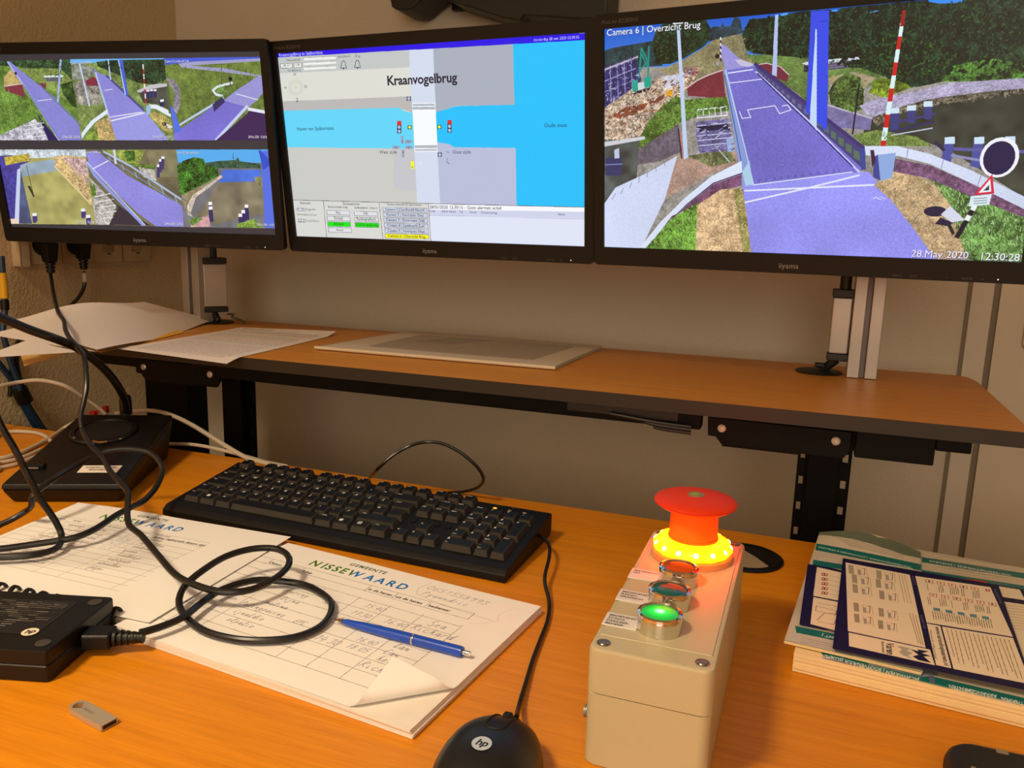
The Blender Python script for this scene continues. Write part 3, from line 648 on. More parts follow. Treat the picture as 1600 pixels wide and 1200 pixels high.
def paint_control():
    c = canvas_for(1, 3.0769, 420, 40, (205,207,204)); P = c.poly; L = c.line; K = (50,52,62)
    P([(40,130),(700,90),(790,80),(800,400),(700,420),(60,400)], (220,221,213))
    P([(40,120),(672,100),(676,200),(50,230)], (194,199,198))
    P([(672,90),(790,80),(840,1000),(715,1000)], (208,217,233))
    P([(787,80),(1180,60),(1182,380),(1180,384),(900,385),(835,408),(800,416)], (168,176,190))
    P([(60,364),(660,341),(690,343),(694,420),(640,402),(70,412)], (186,185,184)); 
    P([(70,409),(620,395),(658,413),(694,419),(704,592),(80,585)], (98,214,250))
    P([(1172,60),(1540,40),(1530,900),(1190,870),(1186,588),(890,585),(868,570),(806,560),(801,416),(838,407),(900,387),(1181,381)], (24,192,252))
    P([(80,585),(704,592),(716,880),(100,860)], (202,203,198)); P([(806,560),(868,570),(890,585),(1186,588),(1191,900),(824,880)], (184,190,218)); P([(600,590),(704,592),(712,800),(600,780)], (196,198,204))
    P([(672,96),(788,86),(824,890),(714,880)], (210,220,238)); P([(690,400),(801,400),(809,576),(700,578)], (246,251,255)); P([(689,374),(797,373),(798,388),(690,389)], (178,188,200)); P([(690,391),(798,390),(799,403),(691,404)], (176,182,190)); P([(700,576),(808,575),(808,588),(701,590)], (176,182,190)); P([(701,591),(809,590),(809,604),(702,606)], (190,196,210))
    for q in ([(689,374),(797,373),(798,388),(690,389),(689,374)], [(701,591),(809,590),(809,604),(702,606),(701,591)]): L(q, 3.2, (250,252,255))
    P([(36,131),(1540,34),(1540,68),(40,153)], (34,8,228))
    fit_text(c, 'Kraanvogelbrug te Spijkernisse', (48,149), (258,138), (215,225,255)); fit_text(c, 'donderdag 28 mei 2020 12:30:32', (1272,75), (1492,62), (215,225,255))
    for q, s in ((((84,172),(150,168)), 'Windsnelheid'), (((90,222),(152,219)), 'Windrichting'), (((330,155),(392,152)), 'Afsluitboom'), (((413,152),(438,150)), 'Brug')): fit_text(c, s, q[0], q[1], (90,92,96))
    for q, s in (((54,180,112,204), '1,80 m/s'), ((118,177,157,201), '3 Bft')):
        x0, y0, x1, y1 = q; P([(x0,y0+2),(x1,y0),(x1+1,y1),(x0+1,y1+2)], (130,130,130)); P([(x0+3,y0+4),(x1-3,y0+3),(x1-2,y1-3),(x0+4,y1-1)], (245,246,240)); fit_text(c, s, (x0+8,y1-7), (x1-8,y1-9), (60,60,66))
    for k in range(3): P([(166,155+k*23),(322,148+k*23),(323,160+k*23),(167,168+k*23)], (240,241,236)); L([(166,155+k*23),(322,148+k*23)], 1.2, (130,132,134))
    for x, y in ((358,186), (425,183)):
        for pts_ in ([(x-15,y+18),(x-11,y+8),(x-9,y-6),(x-5,y-14),(x,y-17),(x+5,y-14),(x+9,y-6),(x+11,y+8),(x+15,y+18),(x-15,y+18)], [(x-4,y+18),(x,y+24),(x+4,y+18)]): L(pts_, 2.4, (50,52,60))
    for s, x, y in (('N',124,240), ('W',79,304), ('O',177,300), ('Z',136,366)): fit_text(c, s, (x-6,y), (x+6,y), K)
    for k in range(24):
        a = 2*PI*k/24; L([(129+22*math.cos(a), 297+24*math.sin(a)), (129+38*math.cos(a), 297+42*math.sin(a))], 1.3, (168,170,150))
    L([(128,300),(130,262)], 3, (205,215,80)); c.disc((129,297), 5, (200,205,190))
    fit_text(c, 'Kraanvogelbrug', (568,286), (904,276), (36,36,56), bold=1)
    fit_text(c, 'Haven van Spijkernisse', (134,505), (312,504), (24,72,96)); fit_text(c, 'Oude maas', (1323,489), (1434,487), (20,66,100)); fit_text(c, 'West zijde', (531,616), (616,618), (70,74,92)); fit_text(c, 'Oost zijde', (883,616), (971,617), (66,70,100))
    def lamp(x, y, cols, s=10):
        n = len(cols); P([(x-s,y-s),(x+s,y-s),(x+s,y-s+2*s*n),(x-s,y-s+2*s*n)], (36,44,74))
        for k, q in enumerate(cols):
            if q == 'r': P([(x-s,y-s),(x+s,y-s),(x+s,y+s),(x-s,y+s)], (206,34,40))
            c.disc((x, y+2*s*k), s*.78*2.9/3.08*1.0*c.w/1484, {'r': (238,44,40), 'g': (176,190,222), 'y': (240,246,50)}[q])
    lamp(626,468,'rgg'); lamp(868,464,'rgg'); lamp(676,489,'y',9); lamp(819,487,'y',9); lamp(672,351,'g',10); lamp(821,621,'g',10)
    for q in ([(634,530),(646,530),(648,568),(636,568)], [(654,550),(686,550),(686,566),(654,566)], [(656,578),(688,578),(688,593),(656,593)], [(594,578),(626,578),(626,592),(594,592)], [(638,598),(650,598),(650,634),(640,634)]): P(q, (150,160,186))
    for s, x, y in (('1',638,564), ('1',666,563), ('2',668,591), ('5',606,590), ('4',641,615), ('1',854,650)): fit_text(c, s, (x,y), (x+7,y), (60,66,90))
    for a in range(6): L([(688+a*.1,558+a*0),(694,558)], 2, (120,130,150))
    L([(853,608),(866,610)], 4, (140,146,170)); L([(853,655),(866,664)], 4, (120,128,150))
    P([(681,652),(697,652),(698,690),(683,690)], (246,246,40)); fit_text(c, '6', (686,686), (693,686), (70,80,30)); P([(726,652),(735,660),(729,668)], (230,236,246))
    # bottom panels
    P([(96,838),(770,855),(775,1045),(110,1030)], (216,217,213)); P([(768,857),(1540,873),(1535,1090),(775,1045)], (222,229,246)); P([(768,857),(1540,873),(1540,896),(768,884)], (246,248,252)); P([(768,884),(1540,896),(1540,926),(768,912)], (206,212,236)); L([(768,912),(1516,930)], 1.5, (170,176,200))
    L([(96,838),(770,856),(1540,874)], 2.4, (90,92,100))
    for x0, x1 in ((262,278), (530,548), (767,778)): L([(x0, 842+(x0-96)*.026), (x1, 1035)], 2.4, (96,98,106))
    fit_text(c, '28/05/2020 12:30:15 - Geen alarmen actief', (772,879), (1118,884), (44,46,56))
    for s, x0, x1, y in (('Code',773,800,895), ('Alarm Klasse',830,900,898), ('Tijd',914,932,899), ('Datum',963,998,901), ('Omschrijving',1019,1095,904), ('Status',1388,1424,912)): fit_text(c, s, (x0,y), (x1,y+2), (70,74,90))
    def button(q, s, fill=(224,226,230), col=(60,62,66)):
        x0, y0, x1, y1 = q; dy = (x1-x0)*.022
        P([(x0,y0),(x1,y0+dy),(x1+2,y1+dy),(x0+2,y1)], (120,124,134)); P([(x0+2,y0+2),(x1-2,y0+dy+2),(x1,y1+dy-2),(x0+4,y1-2)], fill)
        m = (x0+x1)/2; w_ = len(s)*3.6; fit_text(c, s, (m-w_, (y0+y1)/2+5), (m+w_, (y0+y1)/2+5+dy), col)
    for s, q in (('Extrusie',(150,858,200)), ('Bedienmodus',(354,862,436))): fit_text(c, s, (q[0],q[1]), (q[2],q[1]+2), (70,72,80))
    button((132,876,172,892), 'K 10'); fit_text(c, 'Brugkelder', (176,888), (226,890), (110,112,116)); fit_text(c, 'Noorwegloosduinse', (134,912), (228,914), (110,112,116)); button((138,930,176,946), 'LZ 2'); fit_text(c, 'Leeg/Schoon', (180,942), (242,944), (130,132,134))
    fit_text(c, 'Bedienlokatie brug', (283,876), (378,880), (80,82,88)); fit_text(c, 'Bedienlokatie afstand', (410,880), (520,884), (80,82,88))
    button((276,888,388,910), 'Nul'); button((278,916,390,938), 'Schaal'); button((280,942,392,966), 'Afstand', (12,232,26), (10,90,20)); button((284,970,396,994), 'Noord')
    button((408,892,522,914), 'Uit'); button((410,920,526,942), 'Radiografisch'); button((412,946,528,970), 'SCADA bediening', (12,226,30), (10,90,20))
    fit_text(c, 'Camera selecties op spotmonitor', (566,864), (735,868), (50,52,60))
    for k, s in enumerate(('Camera 1 | Landhoofd Noord', 'Camera 2 | Voorhaven Oost', 'Camera 3 | Doorvaart (Val)', 'Camera 4 | Landhoofd Zuid', 'Camera 5 | Voorhaven West', 'Camera 6 | Overzicht Brug')):
        button((545+k*2.4, 873+k*25.5, 760+k*1.6, 895+k*25.5), s, (202,210,230) if k < 5 else (250,244,20), (40,42,54))
    return c

def paint_grid():
    c = canvas_for(0, 3.529, 0, 50, (56,53,58)); P = c.poly; L = c.line; MP = c.mapf
    ROAD = (138,136,214)
    P([(-140,600),(1540,600),(1560,1100),(-140,1100)], (120,124,96), 'grass', .2)
    # tile 1
    P([(-120,162),(385,152),(447,597),(-60,597)], (100,132,56), 'grass', .35)
    P([(-120,162),(385,152),(395,270),(345,285),(250,240),(100,190),(-120,180)], (48,72,44), 'leaf', .7); P([(90,200),(330,200),(395,262),(420,400),(330,360),(200,270)], (132,150,78), 'grass', .25); P([(330,290),(395,270),(430,420),(400,410),(350,350)], (52,78,36), 'leaf', .6)
    P([(245,245),(340,243),(340,272),(250,272)], (96,92,112)); L([(243,246),(345,243)], 8, (230,236,240))
    P([(20,250),(70,190),(120,285),(20,300)], (186,164,104), 'grass', .2); P([(22,300),(120,286),(140,362),(30,325)], (128,54,66)); L([(22,300),(122,285)], 4, (225,205,200)); P([(205,285),(252,278),(250,330),(226,318)], (120,46,64))
    P([(35,162),(52,162),(210,290),(300,360),(440,520),(447,597),(325,597),(130,300),(70,220)], ROAD, 'road', .08); L([(40,165),(120,280),(325,595)], 8, (170,180,232)); L([(125,290),(330,597)], 3, (70,66,130)); L([(215,290),(430,500)], 9, (112,120,152)); L([(205,380),(284,370)], 3, (225,228,245))
    P([(60,540),(190,480),(240,520),(330,597),(-60,597)], (190,186,200), 'stone', .4); P([(200,440),(225,480),(320,597),(265,597)], (40,30,90)); [L([(130,520+k*22),(240,500+k*24)], 4, (222,224,232)) for k in range(4)]
    L([(333,155),(318,385)], 11, (160,182,232)); c.disc((85,228), 7, (60,40,50)); L([(50,370),(90,520)], 4, (90,110,60))
    # tile 2
    P([(385,150),(905,145),(957,597),(447,597)], (118,138,76), 'grass', .35); P([(385,148),(905,143),(910,165),(385,172)], (110,180,240))
    P([(530,165),(600,155),(905,150),(915,260),(850,290),(760,280),(660,240),(540,190)], (34,56,38), 'leaf', .8); P([(390,190),(450,175),(520,200),(520,240),(400,270)], (126,130,120), 'leaf', .4)
    P([(400,290),(470,250),(540,300),(560,400),(430,400)], (150,146,136), 'stone', .4); P([(470,270),(510,245),(540,262),(545,298),(475,295)], (128,48,64))
    P([(760,330),(830,295),(920,285),(945,440),(880,400),(790,390)], (70,72,66), 'water', .2); P([(750,325),(830,290),(918,283),(920,300),(800,320),(770,335)], (196,192,200))
    for x, y in ((815,320), (835,318), (855,318)): P([(x-10,y),(x+8,y),(x+6,y+45),(x-8,y+45)], (48,44,96)); P([(x-9,y-2),(x+7,y-2),(x+7,y+8),(x-9,y+8)], (236,240,246))
    P([(875,380),(900,372),(905,410),(880,410)], (44,40,80)); P([(880,374),(902,370),(902,384),(882,386)], (236,240,246))
    P([(510,195),(540,225),(580,240),(790,430),(800,460),(930,597),(630,597),(600,465),(560,330),(530,235)], ROAD, 'road', .08); P([(604,480),(800,440),(930,597),(630,597)], (150,150,222), 'road', .06)
    L([(525,225),(598,462)], 9, (176,196,238)); L([(585,240),(790,430)], 10, (78,74,140)); L([(600,470),(780,442)], 4, (235,236,248)); L([(612,490),(795,446)], 5, (235,236,248)); L([(575,322),(620,315)], 3, (225,228,245))
    P([(447,560),(500,490),(590,425),(592,450),(520,500),(470,560),(450,590)], (224,232,246)); P([(470,597),(540,490),(600,470),(640,597)], (196,166,110), 'grass', .35); P([(470,597),(490,540),(530,520),(545,597)], (120,150,60), 'grass', .5)
    P([(820,400),(860,400),(945,440),(940,470),(860,425),(825,420)], (228,234,246)); P([(812,450),(860,440),(930,480),(955,560),(900,540)], (170,150,90), 'grass', .4)
    L([(437,175),(492,408)], 8, (196,212,240)); P([(648,152),(675,152),(705,345),(690,350)], (72,98,216)); L([(652,155),(690,345)], 6, (176,200,242)); L([(595,152),(608,262)], 7, (186,200,236))
    for k in range(8): L([(787+k*2, 180+k*27), (789+k*2, 207+k*27)], 6, ((240,240,244) if k % 2 == 0 else (180,50,50)))
    P([(805,405),(830,405),(826,455),(806,455)], (150,186,226)); c.disc((905,508), 14, (30,26,40), ry=8); c.disc((925,528), 12, (30,26,40), ry=7); P([(915,505),(950,520),(940,545),(920,525)], (232,236,244))
    # tile 3
    P([(905,145),(1440,135),(1478,597),(957,597)], (104,124,58), 'grass', .3); P([(905,143),(1440,133),(1440,150),(1100,160),(920,180),(910,185)], (66,92,214))
    P([(980,175),(1040,165),(1140,160),(1440,145),(1440,160),(1200,175),(1040,185),(1240,200),(1442,240),(1452,330),(1415,370),(1290,330),(1420,245),(1180,215),(1000,195)], (160,158,200), 'road', .05)
    P([(1290,330),(1420,245),(1450,250),(1452,330),(1420,372),(1370,415),(1230,380)], (152,150,214), 'road', .05)
    P([(915,255),(955,260),(990,310),(995,400),(975,455),(955,440),(960,330)], (140,134,148), 'stone', .35); P([(912,300),(935,330),(945,400),(960,450),(930,450)], (72,80,50), 'water', .3)
    P([(1160,320),(1200,300),(1260,290),(1230,360),(1180,350)], (92,120,64), 'leaf', .5); L([(1280,280),(1200,300),(1172,322),(1190,345),(1225,352)], 10, (220,228,240))
    P([(957,560),(1225,375),(1360,415),(1180,597),(957,597)], (120,112,208), 'road', .08); L([(960,530),(1100,445),(1232,365)], 9, (190,204,236)); L([(1190,597),(1362,410)], 13, (196,206,240)); P([(1190,597),(1362,450),(1375,430),(1478,445),(1478,597)], (58,34,84)); L([(1370,425),(1478,445)], 14, (228,232,246)); L([(1300,340),(1420,374)], 4, (222,224,245))
    P([(936,400),(960,430),(1000,545),(960,560)], (84,112,222)); P([(1170,400),(1225,355),(1240,385),(1180,440)], (50,48,96))
    L([(1220,180),(1222,290)], 3, (90,70,60)); L([(1270,250),(1268,300)], 4, (40,40,44)); c.disc((1269,258), 10, (24,24,28)); L([(1357,178),(1357,225)], 2, (70,80,60)); L([(1382,205),(1380,240)], 2, (70,80,60))
    # tile 4
    P([(-110,650),(470,650),(527,1062),(-60,1057)], (172,166,100), 'water', .12); P([(-110,648),(470,648),(474,690),(-110,700)], (196,206,214), 'leaf', .25); P([(110,730),(300,700),(330,760),(120,800)], (150,170,186), 'water', .1)
    P([(-110,690),(60,680),(170,700),(165,712),(110,735),(100,1040),(57,1057),(-60,1057)], (72,66,150), 'stone', .25); P([(20,690),(160,670),(165,710),(30,735)], (190,170,70), 'stone', .3); P([(93,760),(112,750),(103,1057),(78,1057)], (200,210,240)); P([(112,760),(160,980),(175,1057),(103,1057)], (84,92,130), 'water', .2)
    P([(290,690),(340,680),(470,690),(510,960),(400,840),(310,750)], (206,176,120), 'stone', .35); P([(340,690),(470,700),(490,820),(420,760)], (180,150,150), 'stone', .5); L([(300,740),(500,950)], 9, (222,200,150)); [L([(350+k*12,700+k*14),(470+k*4,740+k*22)], 4, (190,160,160)) for k in range(6)]
    L([(145,740),(185,905)], 3, (60,60,50)); P([(150,850),(165,848),(190,908),(182,910)], (50,54,44)); P([(54,1030),(100,1030),(98,1057),(56,1057)], (235,215,190))
    for x, y in ((192,1010), (460,985), (488,1020)): P([(x-16,y-8),(x+10,y-10),(x+14,y+30),(x,y+45),(x-12,y+40)], (70,60,120)); P([(x-16,y-10),(x+8,y-12),(x+10,y+4),(x-14,y+6)], (240,240,240))
    # tile 5
    P([(470,650),(970,650),(1016,1075),(527,1063)], (112,106,80), 'water', .15); P([(560,652),(800,650),(760,740),(700,730),(620,690)], (140,152,72), 'grass', .4); P([(680,660),(740,652),(745,710),(700,715)], (66,100,40), 'leaf', .6); P([(800,650),(970,650),(985,800),(860,800),(830,740)], (128,122,92), 'water', .15); P([(760,740),(850,745),(860,820),(790,800)], (184,178,170), 'stone', .3); P([(690,720),(860,735),(850,760),(740,740)], (96,122,50), 'grass', .5)
    P([(490,800),(540,850),(640,960),(600,1063),(527,1063)], (176,172,168), 'stone', .35); P([(495,830),(520,840),(530,900),(505,910)], (100,140,50), 'grass', .5); [L([(520+k*8,910+k*30),(610+k*14,890+k*32)], 5, (226,222,214)) for k in range(5)]; P([(540,830),(640,950),(830,1068),(600,1063),(650,970)], (56,48,60))
    P([(472,665),(530,652),(700,790),(1005,960),(1012,1074),(860,1074),(760,1000),(500,760)], (142,138,220), 'road', .09); L([(480,720),(520,790),(790,1066)], 16, (142,156,222)); L([(476,716),(800,1066)], 4, (214,222,246)); L([(570,660),(720,740),(1000,925)], 10, (170,186,216)); L([(590,690),(990,950)], 5, (120,140,170)); L([(510,755),(595,710)], 5, (228,228,246))
    for k in range(6): L([(600+k*72,690+k*42),(606+k*74,715+k*45)], 5, (150,170,196))
    L([(628,652),(636,725)], 12, (206,212,236))
    for x, y in ((873,735), (885,705), (897,690)): P([(x-9,y),(x+9,y),(x+6,y+70),(x-9,y+65)], (66,58,110)); P([(x-9,y-4),(x+9,y-4),(x+8,y+10),(x-9,y+10)], (240,240,246))
    # tile 6
    P([(970,650),(1490,650),(1530,1085),(1016,1076)], (112,112,118), 'water', .15); P([(970,648),(1492,648),(1494,722),(980,720)], (84,172,238)); P([(1130,722),(1200,712),(1300,705),(1310,690),(1320,712),(1436,728),(1436,752),(1140,750)], (58,92,70), 'leaf', .4); P([(1280,700),(1285,660),(1288,700)], (90,100,110))
    P([(1230,760),(1436,760),(1440,820),(1200,830)], (70,112,216), 'water', .1); P([(1100,1000),(1200,830),(1445,830),(1460,1000),(1180,1060),(1060,1000)], (126,118,96), 'water', .18)
    P([(975,740),(1010,710),(1070,690),(1120,700),(1140,740),(1200,745),(1205,790),(1140,830),(1050,880),(1010,900),(990,890)], (52,96,34), 'leaf', .8); P([(1000,900),(1140,830),(1215,788),(1230,800),(1100,890),(1060,950),(1050,1010),(1020,990)], (150,140,110), 'grass', .3); P([(1030,960),(1060,900),(1150,840),(1215,790),(1226,796),(1150,860),(1080,910),(1050,1000),(1062,1020),(1036,1010)], (206,190,176), 'stone', .2); P([(1400,800),(1438,796),(1440,855),(1410,830)], (132,130,80), 'grass', .3)
    P([(1436,660),(1490,650),(1520,1083),(1460,1080),(1445,800)], (84,112,224)); P([(1424,652),(1436,652),(1500,720),(1480,740),(1450,760)], (48,78,200)); P([(1490,760),(1515,1080),(1530,1080),(1505,760)], (120,150,110))
    for x, y in ((1158,945), (1160,970), (1358,960), (1340,990), (1324,1010)): P([(x-11,y),(x+11,y),(x+16,y+75),(x-6,y+78)], (50,44,96)); P([(x-10,y-8),(x+10,y-8),(x+10,y+10),(x-10,y+10)], (244,244,248))
    P([(1060,1040),(1150,1010),(1160,1074),(1050,1076)], (206,160,160), 'stone', .2); P([(1300,1060),(1400,1030),(1450,1080),(1310,1080)], (120,150,60), 'grass', .5); P([(1036,1040),(1070,1020),(1120,1030),(1060,1070)], (96,130,60), 'grass', .5)
    G1 = [(130,164,76),(76,104,44),(154,176,100)]
    for q_, cs, n_ in (([(20,300),(200,420),(240,500),(60,540),(-60,500)], G1, 240), ([(90,200),(330,200),(400,300),(330,360),(200,270)], G1, 120), ([(60,160),(385,155),(395,260),(250,240),(100,190)], [(30,52,32),(70,98,54),(40,66,40)], 170),
                       ([(530,165),(905,150),(915,260),(850,290),(660,240)], [(24,42,30),(56,84,48),(34,58,38)], 240), ([(470,597),(540,490),(600,470),(640,597)], [(226,198,146),(160,130,80),(120,140,60)], 160), ([(812,450),(930,480),(955,560)], [(200,180,120),(120,130,60)], 80),
                       ([(920,180),(1400,190),(1420,245),(1230,360),(1000,420),(990,300)], [(124,146,72),(84,106,46),(108,132,60)], 300), ([(290,690),(470,690),(500,930),(400,840)], [(230,206,160),(150,120,90),(200,190,190)], 140),
                       ([(490,800),(640,960),(600,1063),(527,1063)], [(210,204,196),(120,110,110)], 70), ([(975,740),(1070,690),(1140,740),(1200,790),(1010,900)], [(34,70,24),(80,130,46),(60,108,36)], 240), ([(1300,1060),(1400,1030),(1450,1080)], G1, 60)):
        c.dabs(q_, cs, n_, 7, 2.2, len(cs)+n_)
    # separators and captions
    for q in ([(-140,597),(1500,597),(1500,648),(-140,648)], [(-140,60),(1500,60),(1500,136),(905,144),(385,150),(-140,160)], [(-100,1058),(527,1063),(1016,1076),(1560,1084),(1560,1140),(-100,1140)]): P(q, (56,53,58))
    Wt = (245,246,250); D = (60,60,80)
    for s, a, b in (('Camera 6 | Overzicht Brug', (390,180), (502,172)), ('Camera 4 | Landhoofd Zuid', (908,168), (1040,161)), ('Camera 5 | Voorhaven', (472,668), (556,668)), ('Camera 2 | Voorhaven Oost', (974,670), (1094,670)), ('28.May 2020  12:30:28', (344,584), (440,584)), ('28.May 2020  12:30:28', (842,584), (946,584)), ('28.May 2020  12:30:28', (1368,584), (1474,584)), ('28.May 2020  12:30:28', (420,1052), (520,1054)), ('28.May 2020  12:30:28', (908,1062), (1010,1064)), ('28.May 2020  12:30:28', (1416,1068), (1520,1070))): fit_text(c, s, a, b, Wt, shadow=D, hgt=15)
    return c

SCREENS = []
MLAB = ('left monitor showing six bridge camera views in two rows', 'middle monitor showing the control diagram with blue water', 'right monitor showing one large camera view of a bridge road')
def frame_ring(bm, o, i, y0, y1, r, inner_lip=.0015):
    ox0, ox1, oz0, oz1 = o; ix0, ix1, iz0, iz1 = i
    out = rrect(ox0, ox1, oz0, oz1, r, 5); inn = [(min(max(p[0], ix0), ix1), min(max(p[1], iz0), iz1)) for p in out]
    rings = [[bm.verts.new((p[0], y, p[1])) for p in L] for L, y in ((out, y1), (out, y0+.0015), ([(p[0]*.9985, p[1]*.998) for p in out], y0), (inn, y0+.0004), (inn, y1))]
    n = len(out)
    for a, b in zip(rings, rings[1:]):
        for k in range(n): bm.faces.new((a[k], a[(k+1) % n], b[(k+1) % n], b[k]))
    for k in range(n): bm.faces.new((rings[-1][k], rings[-1][(k+1) % n], rings[0][(k+1) % n], rings[0][k]))
    bmesh.ops.remove_doubles(bm, verts=bm.verts[:], dist=1e-6)
    bmesh.ops.dissolve_degenerate(bm, edges=bm.edges[:], dist=1e-6)
    return bm
for i, paint in enumerate((paint_grid, paint_control, paint_camera6)):
    o, u, up, bk = mon_axes(i)
    t = thing('monitor', MLAB[i], 'monitor', group=None)
    base = o+u*(MW/2)-up*.2915
    Mm = Matrix((u, bk, up)).transposed().to_4x4(); Mm.translation = base; t.matrix_world = Mm
    X0, X1, Z0, Z1 = -MW/2, MW/2, .2915-MH, .2915
    obj('bezel', frame_ring(nb(), (X0-.0135, X1+.0135, 0, Z1+.017), (X0, X1, Z0, Z1), -.0035, .007, .006), BEZEL, t, smooth=30)
    bm = nb(); add_hull(bm, [(X0+.012, .0072, .012), (X1-.012, .0072, .012), (X1-.012, .0072, Z1+.004), (X0+.012, .0072, Z1+.004)], [(X0+.07, .045, .04), (X1-.07, .045, .04), (X1-.07, .045, Z1-.03), (X0+.07, .045, Z1-.03)], .004)
    obj('back_casing', bm, BLACK, t)
    bm = nb(); uv_grid(bm, lambda a, b: (X0+a*MW, .0006, Z0+b*MH), lambda a, b: (a, b), 1, 1)
    s = obj('screen', bm, print_mat('screen_picture_%d' % i, paint(), .35, emit=1.0), t, smooth=0)
    fm = Matrix(((1, 0, 0, 0), (0, 0, -1, -.00375), (0, 1, 0, 0), (0, 0, 0, 1)))   # text plane: x right, y up, facing the viewer
    obj('maker_lettering', add_text(nb(), 'iiyama', Matrix.Translation((0, 0, .0062)) @ fm, .0092, 0, 1.02, 'c'), mat('lettering_grey', hx(150, 148, 146), .4), t, smooth=0)
    obj('model_lettering', add_text(nb(), 'ProLite B2283HS', Matrix.Translation((X0-.003, 0, Z1+.0052)) @ fm, .0068, 0, 1.0, 'l', shear=.2), mat('lettering_dim', hx(86, 84, 82), .4), t, smooth=0)
    bm = nb()
    for uu, s_ in ((.358, 'INPUT'), (.3745, 'ECO'), (.392, '-'), (.4085, '+'), (.428, 'ENTER'), (.443, 'O')): add_text(bm, s_, Matrix.Translation((X0+uu, 0, .0024)) @ fm, .0036, 0, 1, 'c')
    obj('button_marks', bm, mat('lettering_dim', hx(86, 84, 82)), t, smooth=0)
    bm = nb(); add_lathe(bm, ((.0006, 0), (.0006, .0004), (0, .0005)), n=10); xf(bm, Matrix.Translation((X0+.4575, -.0034, .0042)) @ Matrix.Rotation(PI/2, 4, 'X'))
    obj('power_light', bm, mat('power_led', (.8, .9, 1), .3, emit=(.75, .9, 1), estr=1.6), t)
    obj('vesa_plate', add_box(nb(), -.06, .06, .0452, .055, .09, .21, .002), STEEL, t)

# stand with two posts carrying the monitors
t = Th('monitor_stand', 'aluminium post stand on the shelf carrying the three monitors', 'stand', (-.5, 1.19, SZT))
YP = 1.1835; XPL = AY(286.7, 497, YP).x
for xp in (.0535, XPL):
    for a, b in ((0, .0155), (.0225, .038)):
        t.part('post', add_box(nb(), xp+a, xp+b, YP, YP+.034, SZT+.0005, 1.30, .0012), ALU)
    t.part('groove_web', add_box(nb(), xp+.0157, xp+.0223, YP+.008, YP+.03, SZT+.0005, 1.30), mat('groove', hx(120, 115, 116), .5, .4))
t.part('cross_bar', add_box(nb(), XPL, .092, YP+.0345, YP+.060, 1.17, 1.23, .002), ALU)
for i in range(3):
    o, u, up, bk = mon_axes(i); c = o+u*(MW/2)-up*.1415+bk*.0565
    bm = nb(); add_tube(bm, [c, c.lerp(Vector((c.x, YP+.03, 1.2)), .5), (c.x, max(YP+.025, c.y+.03), 1.2)], .013, 12); t.part('arm', bm, STEEL)

# aluminium columns with black caps on round bases
CAPM = mat('cap_black', hx(30, 30, 28), .5)
def column_stand(label, x0, x1, yc, zb, zt, rot, dc, lean, group):
    t = Th('column_stand', label, 'stand', (dc[0], dc[1], SZT), group)
    cx = (x0+x1)/2; w_ = (x1-x0)/2; Rm = Matrix.Translation((cx, yc, 0)) @ Matrix.Rotation(rot, 4, 'Z')
    k = w_/(abs(math.cos(rot))+abs(math.sin(rot))) if rot else w_
    t.part('sleeve', xf(add_box(nb(), -k, k, -k, k, zb+.010, zt-.011, .0025), Rm), ALU)
    t.part('end_cap', xf(add_box(nb(), -k-.0012, k+.0012, -k-.0012, k+.0012, zt-.0108, zt, .0015), Rm), CAPM)
    t.part('end_cap', xf(add_box(nb(), -k-.0012, k+.0012, -k-.0012, k+.0012, zb, zb+.0098, .0015), Rm), CAPM)
    t.part('upper_neck', add_tube(nb(), [(cx+.002, yc, zt+.0003), (cx+.0015, yc, zt+.05)], .0075, 12), CAPM)
    t.part('lower_neck', add_tube(nb(), [(dc[0]+.004, dc[1], SZT+.004), (cx-.001, yc, zb-.0003)], .006, 12), CAPM)
    q = nb(); add_lathe(q, ((.0035, 0), (.0035, .012), (.002, .014), (0, .014)), n=10); xf(q, Matrix.Translation(((cx+dc[0])/2-.004, yc-.004, (zb+SZT)/2+.002)) @ Matrix.Rotation(PI/2, 4, 'Y') @ Matrix.Translation((0, 0, -.013 if rot == 0 else -.002)))
    t.part('clamp_knob', q, CAPM)
    t.part('base_disc', add_lathe(nb(), ((0, .0004), (.031, .0004), (.0315, .0016), (.030, .0026), (.008, .0042), (0, .0042)), (dc[0], dc[1], SZT), 36), CAPM)
column_stand('short aluminium column with black caps on a round base beside the right post', .0275, .0525, 1.205, .9165, 1.0145, 0, (.0185, 1.213), 0, None)
pL = AY(332, 440, 1.225)
column_stand('short square aluminium column with black caps beside the left post, behind papers', AY(313, 440, 1.225).x, AY(352.5, 440, 1.225).x, 1.225, .9175, 1.0165, math.radians(52), (-1.037, 1.226), 0, None)
t = single('cable_clip', add_tube(nb(), [A(355, 491, SZT+.012), A(366, 491, SZT+.012), A(362, 495, SZT+.008), A(376, 500, SZT+.003), A(386, 505, SZT+.003)], .002, 8), mat('clip_olive', hx(110, 100, 70), .5), 'small dull bent wire clip lying on shelf behind left column base', 'clip', A(370, 500, SZT))
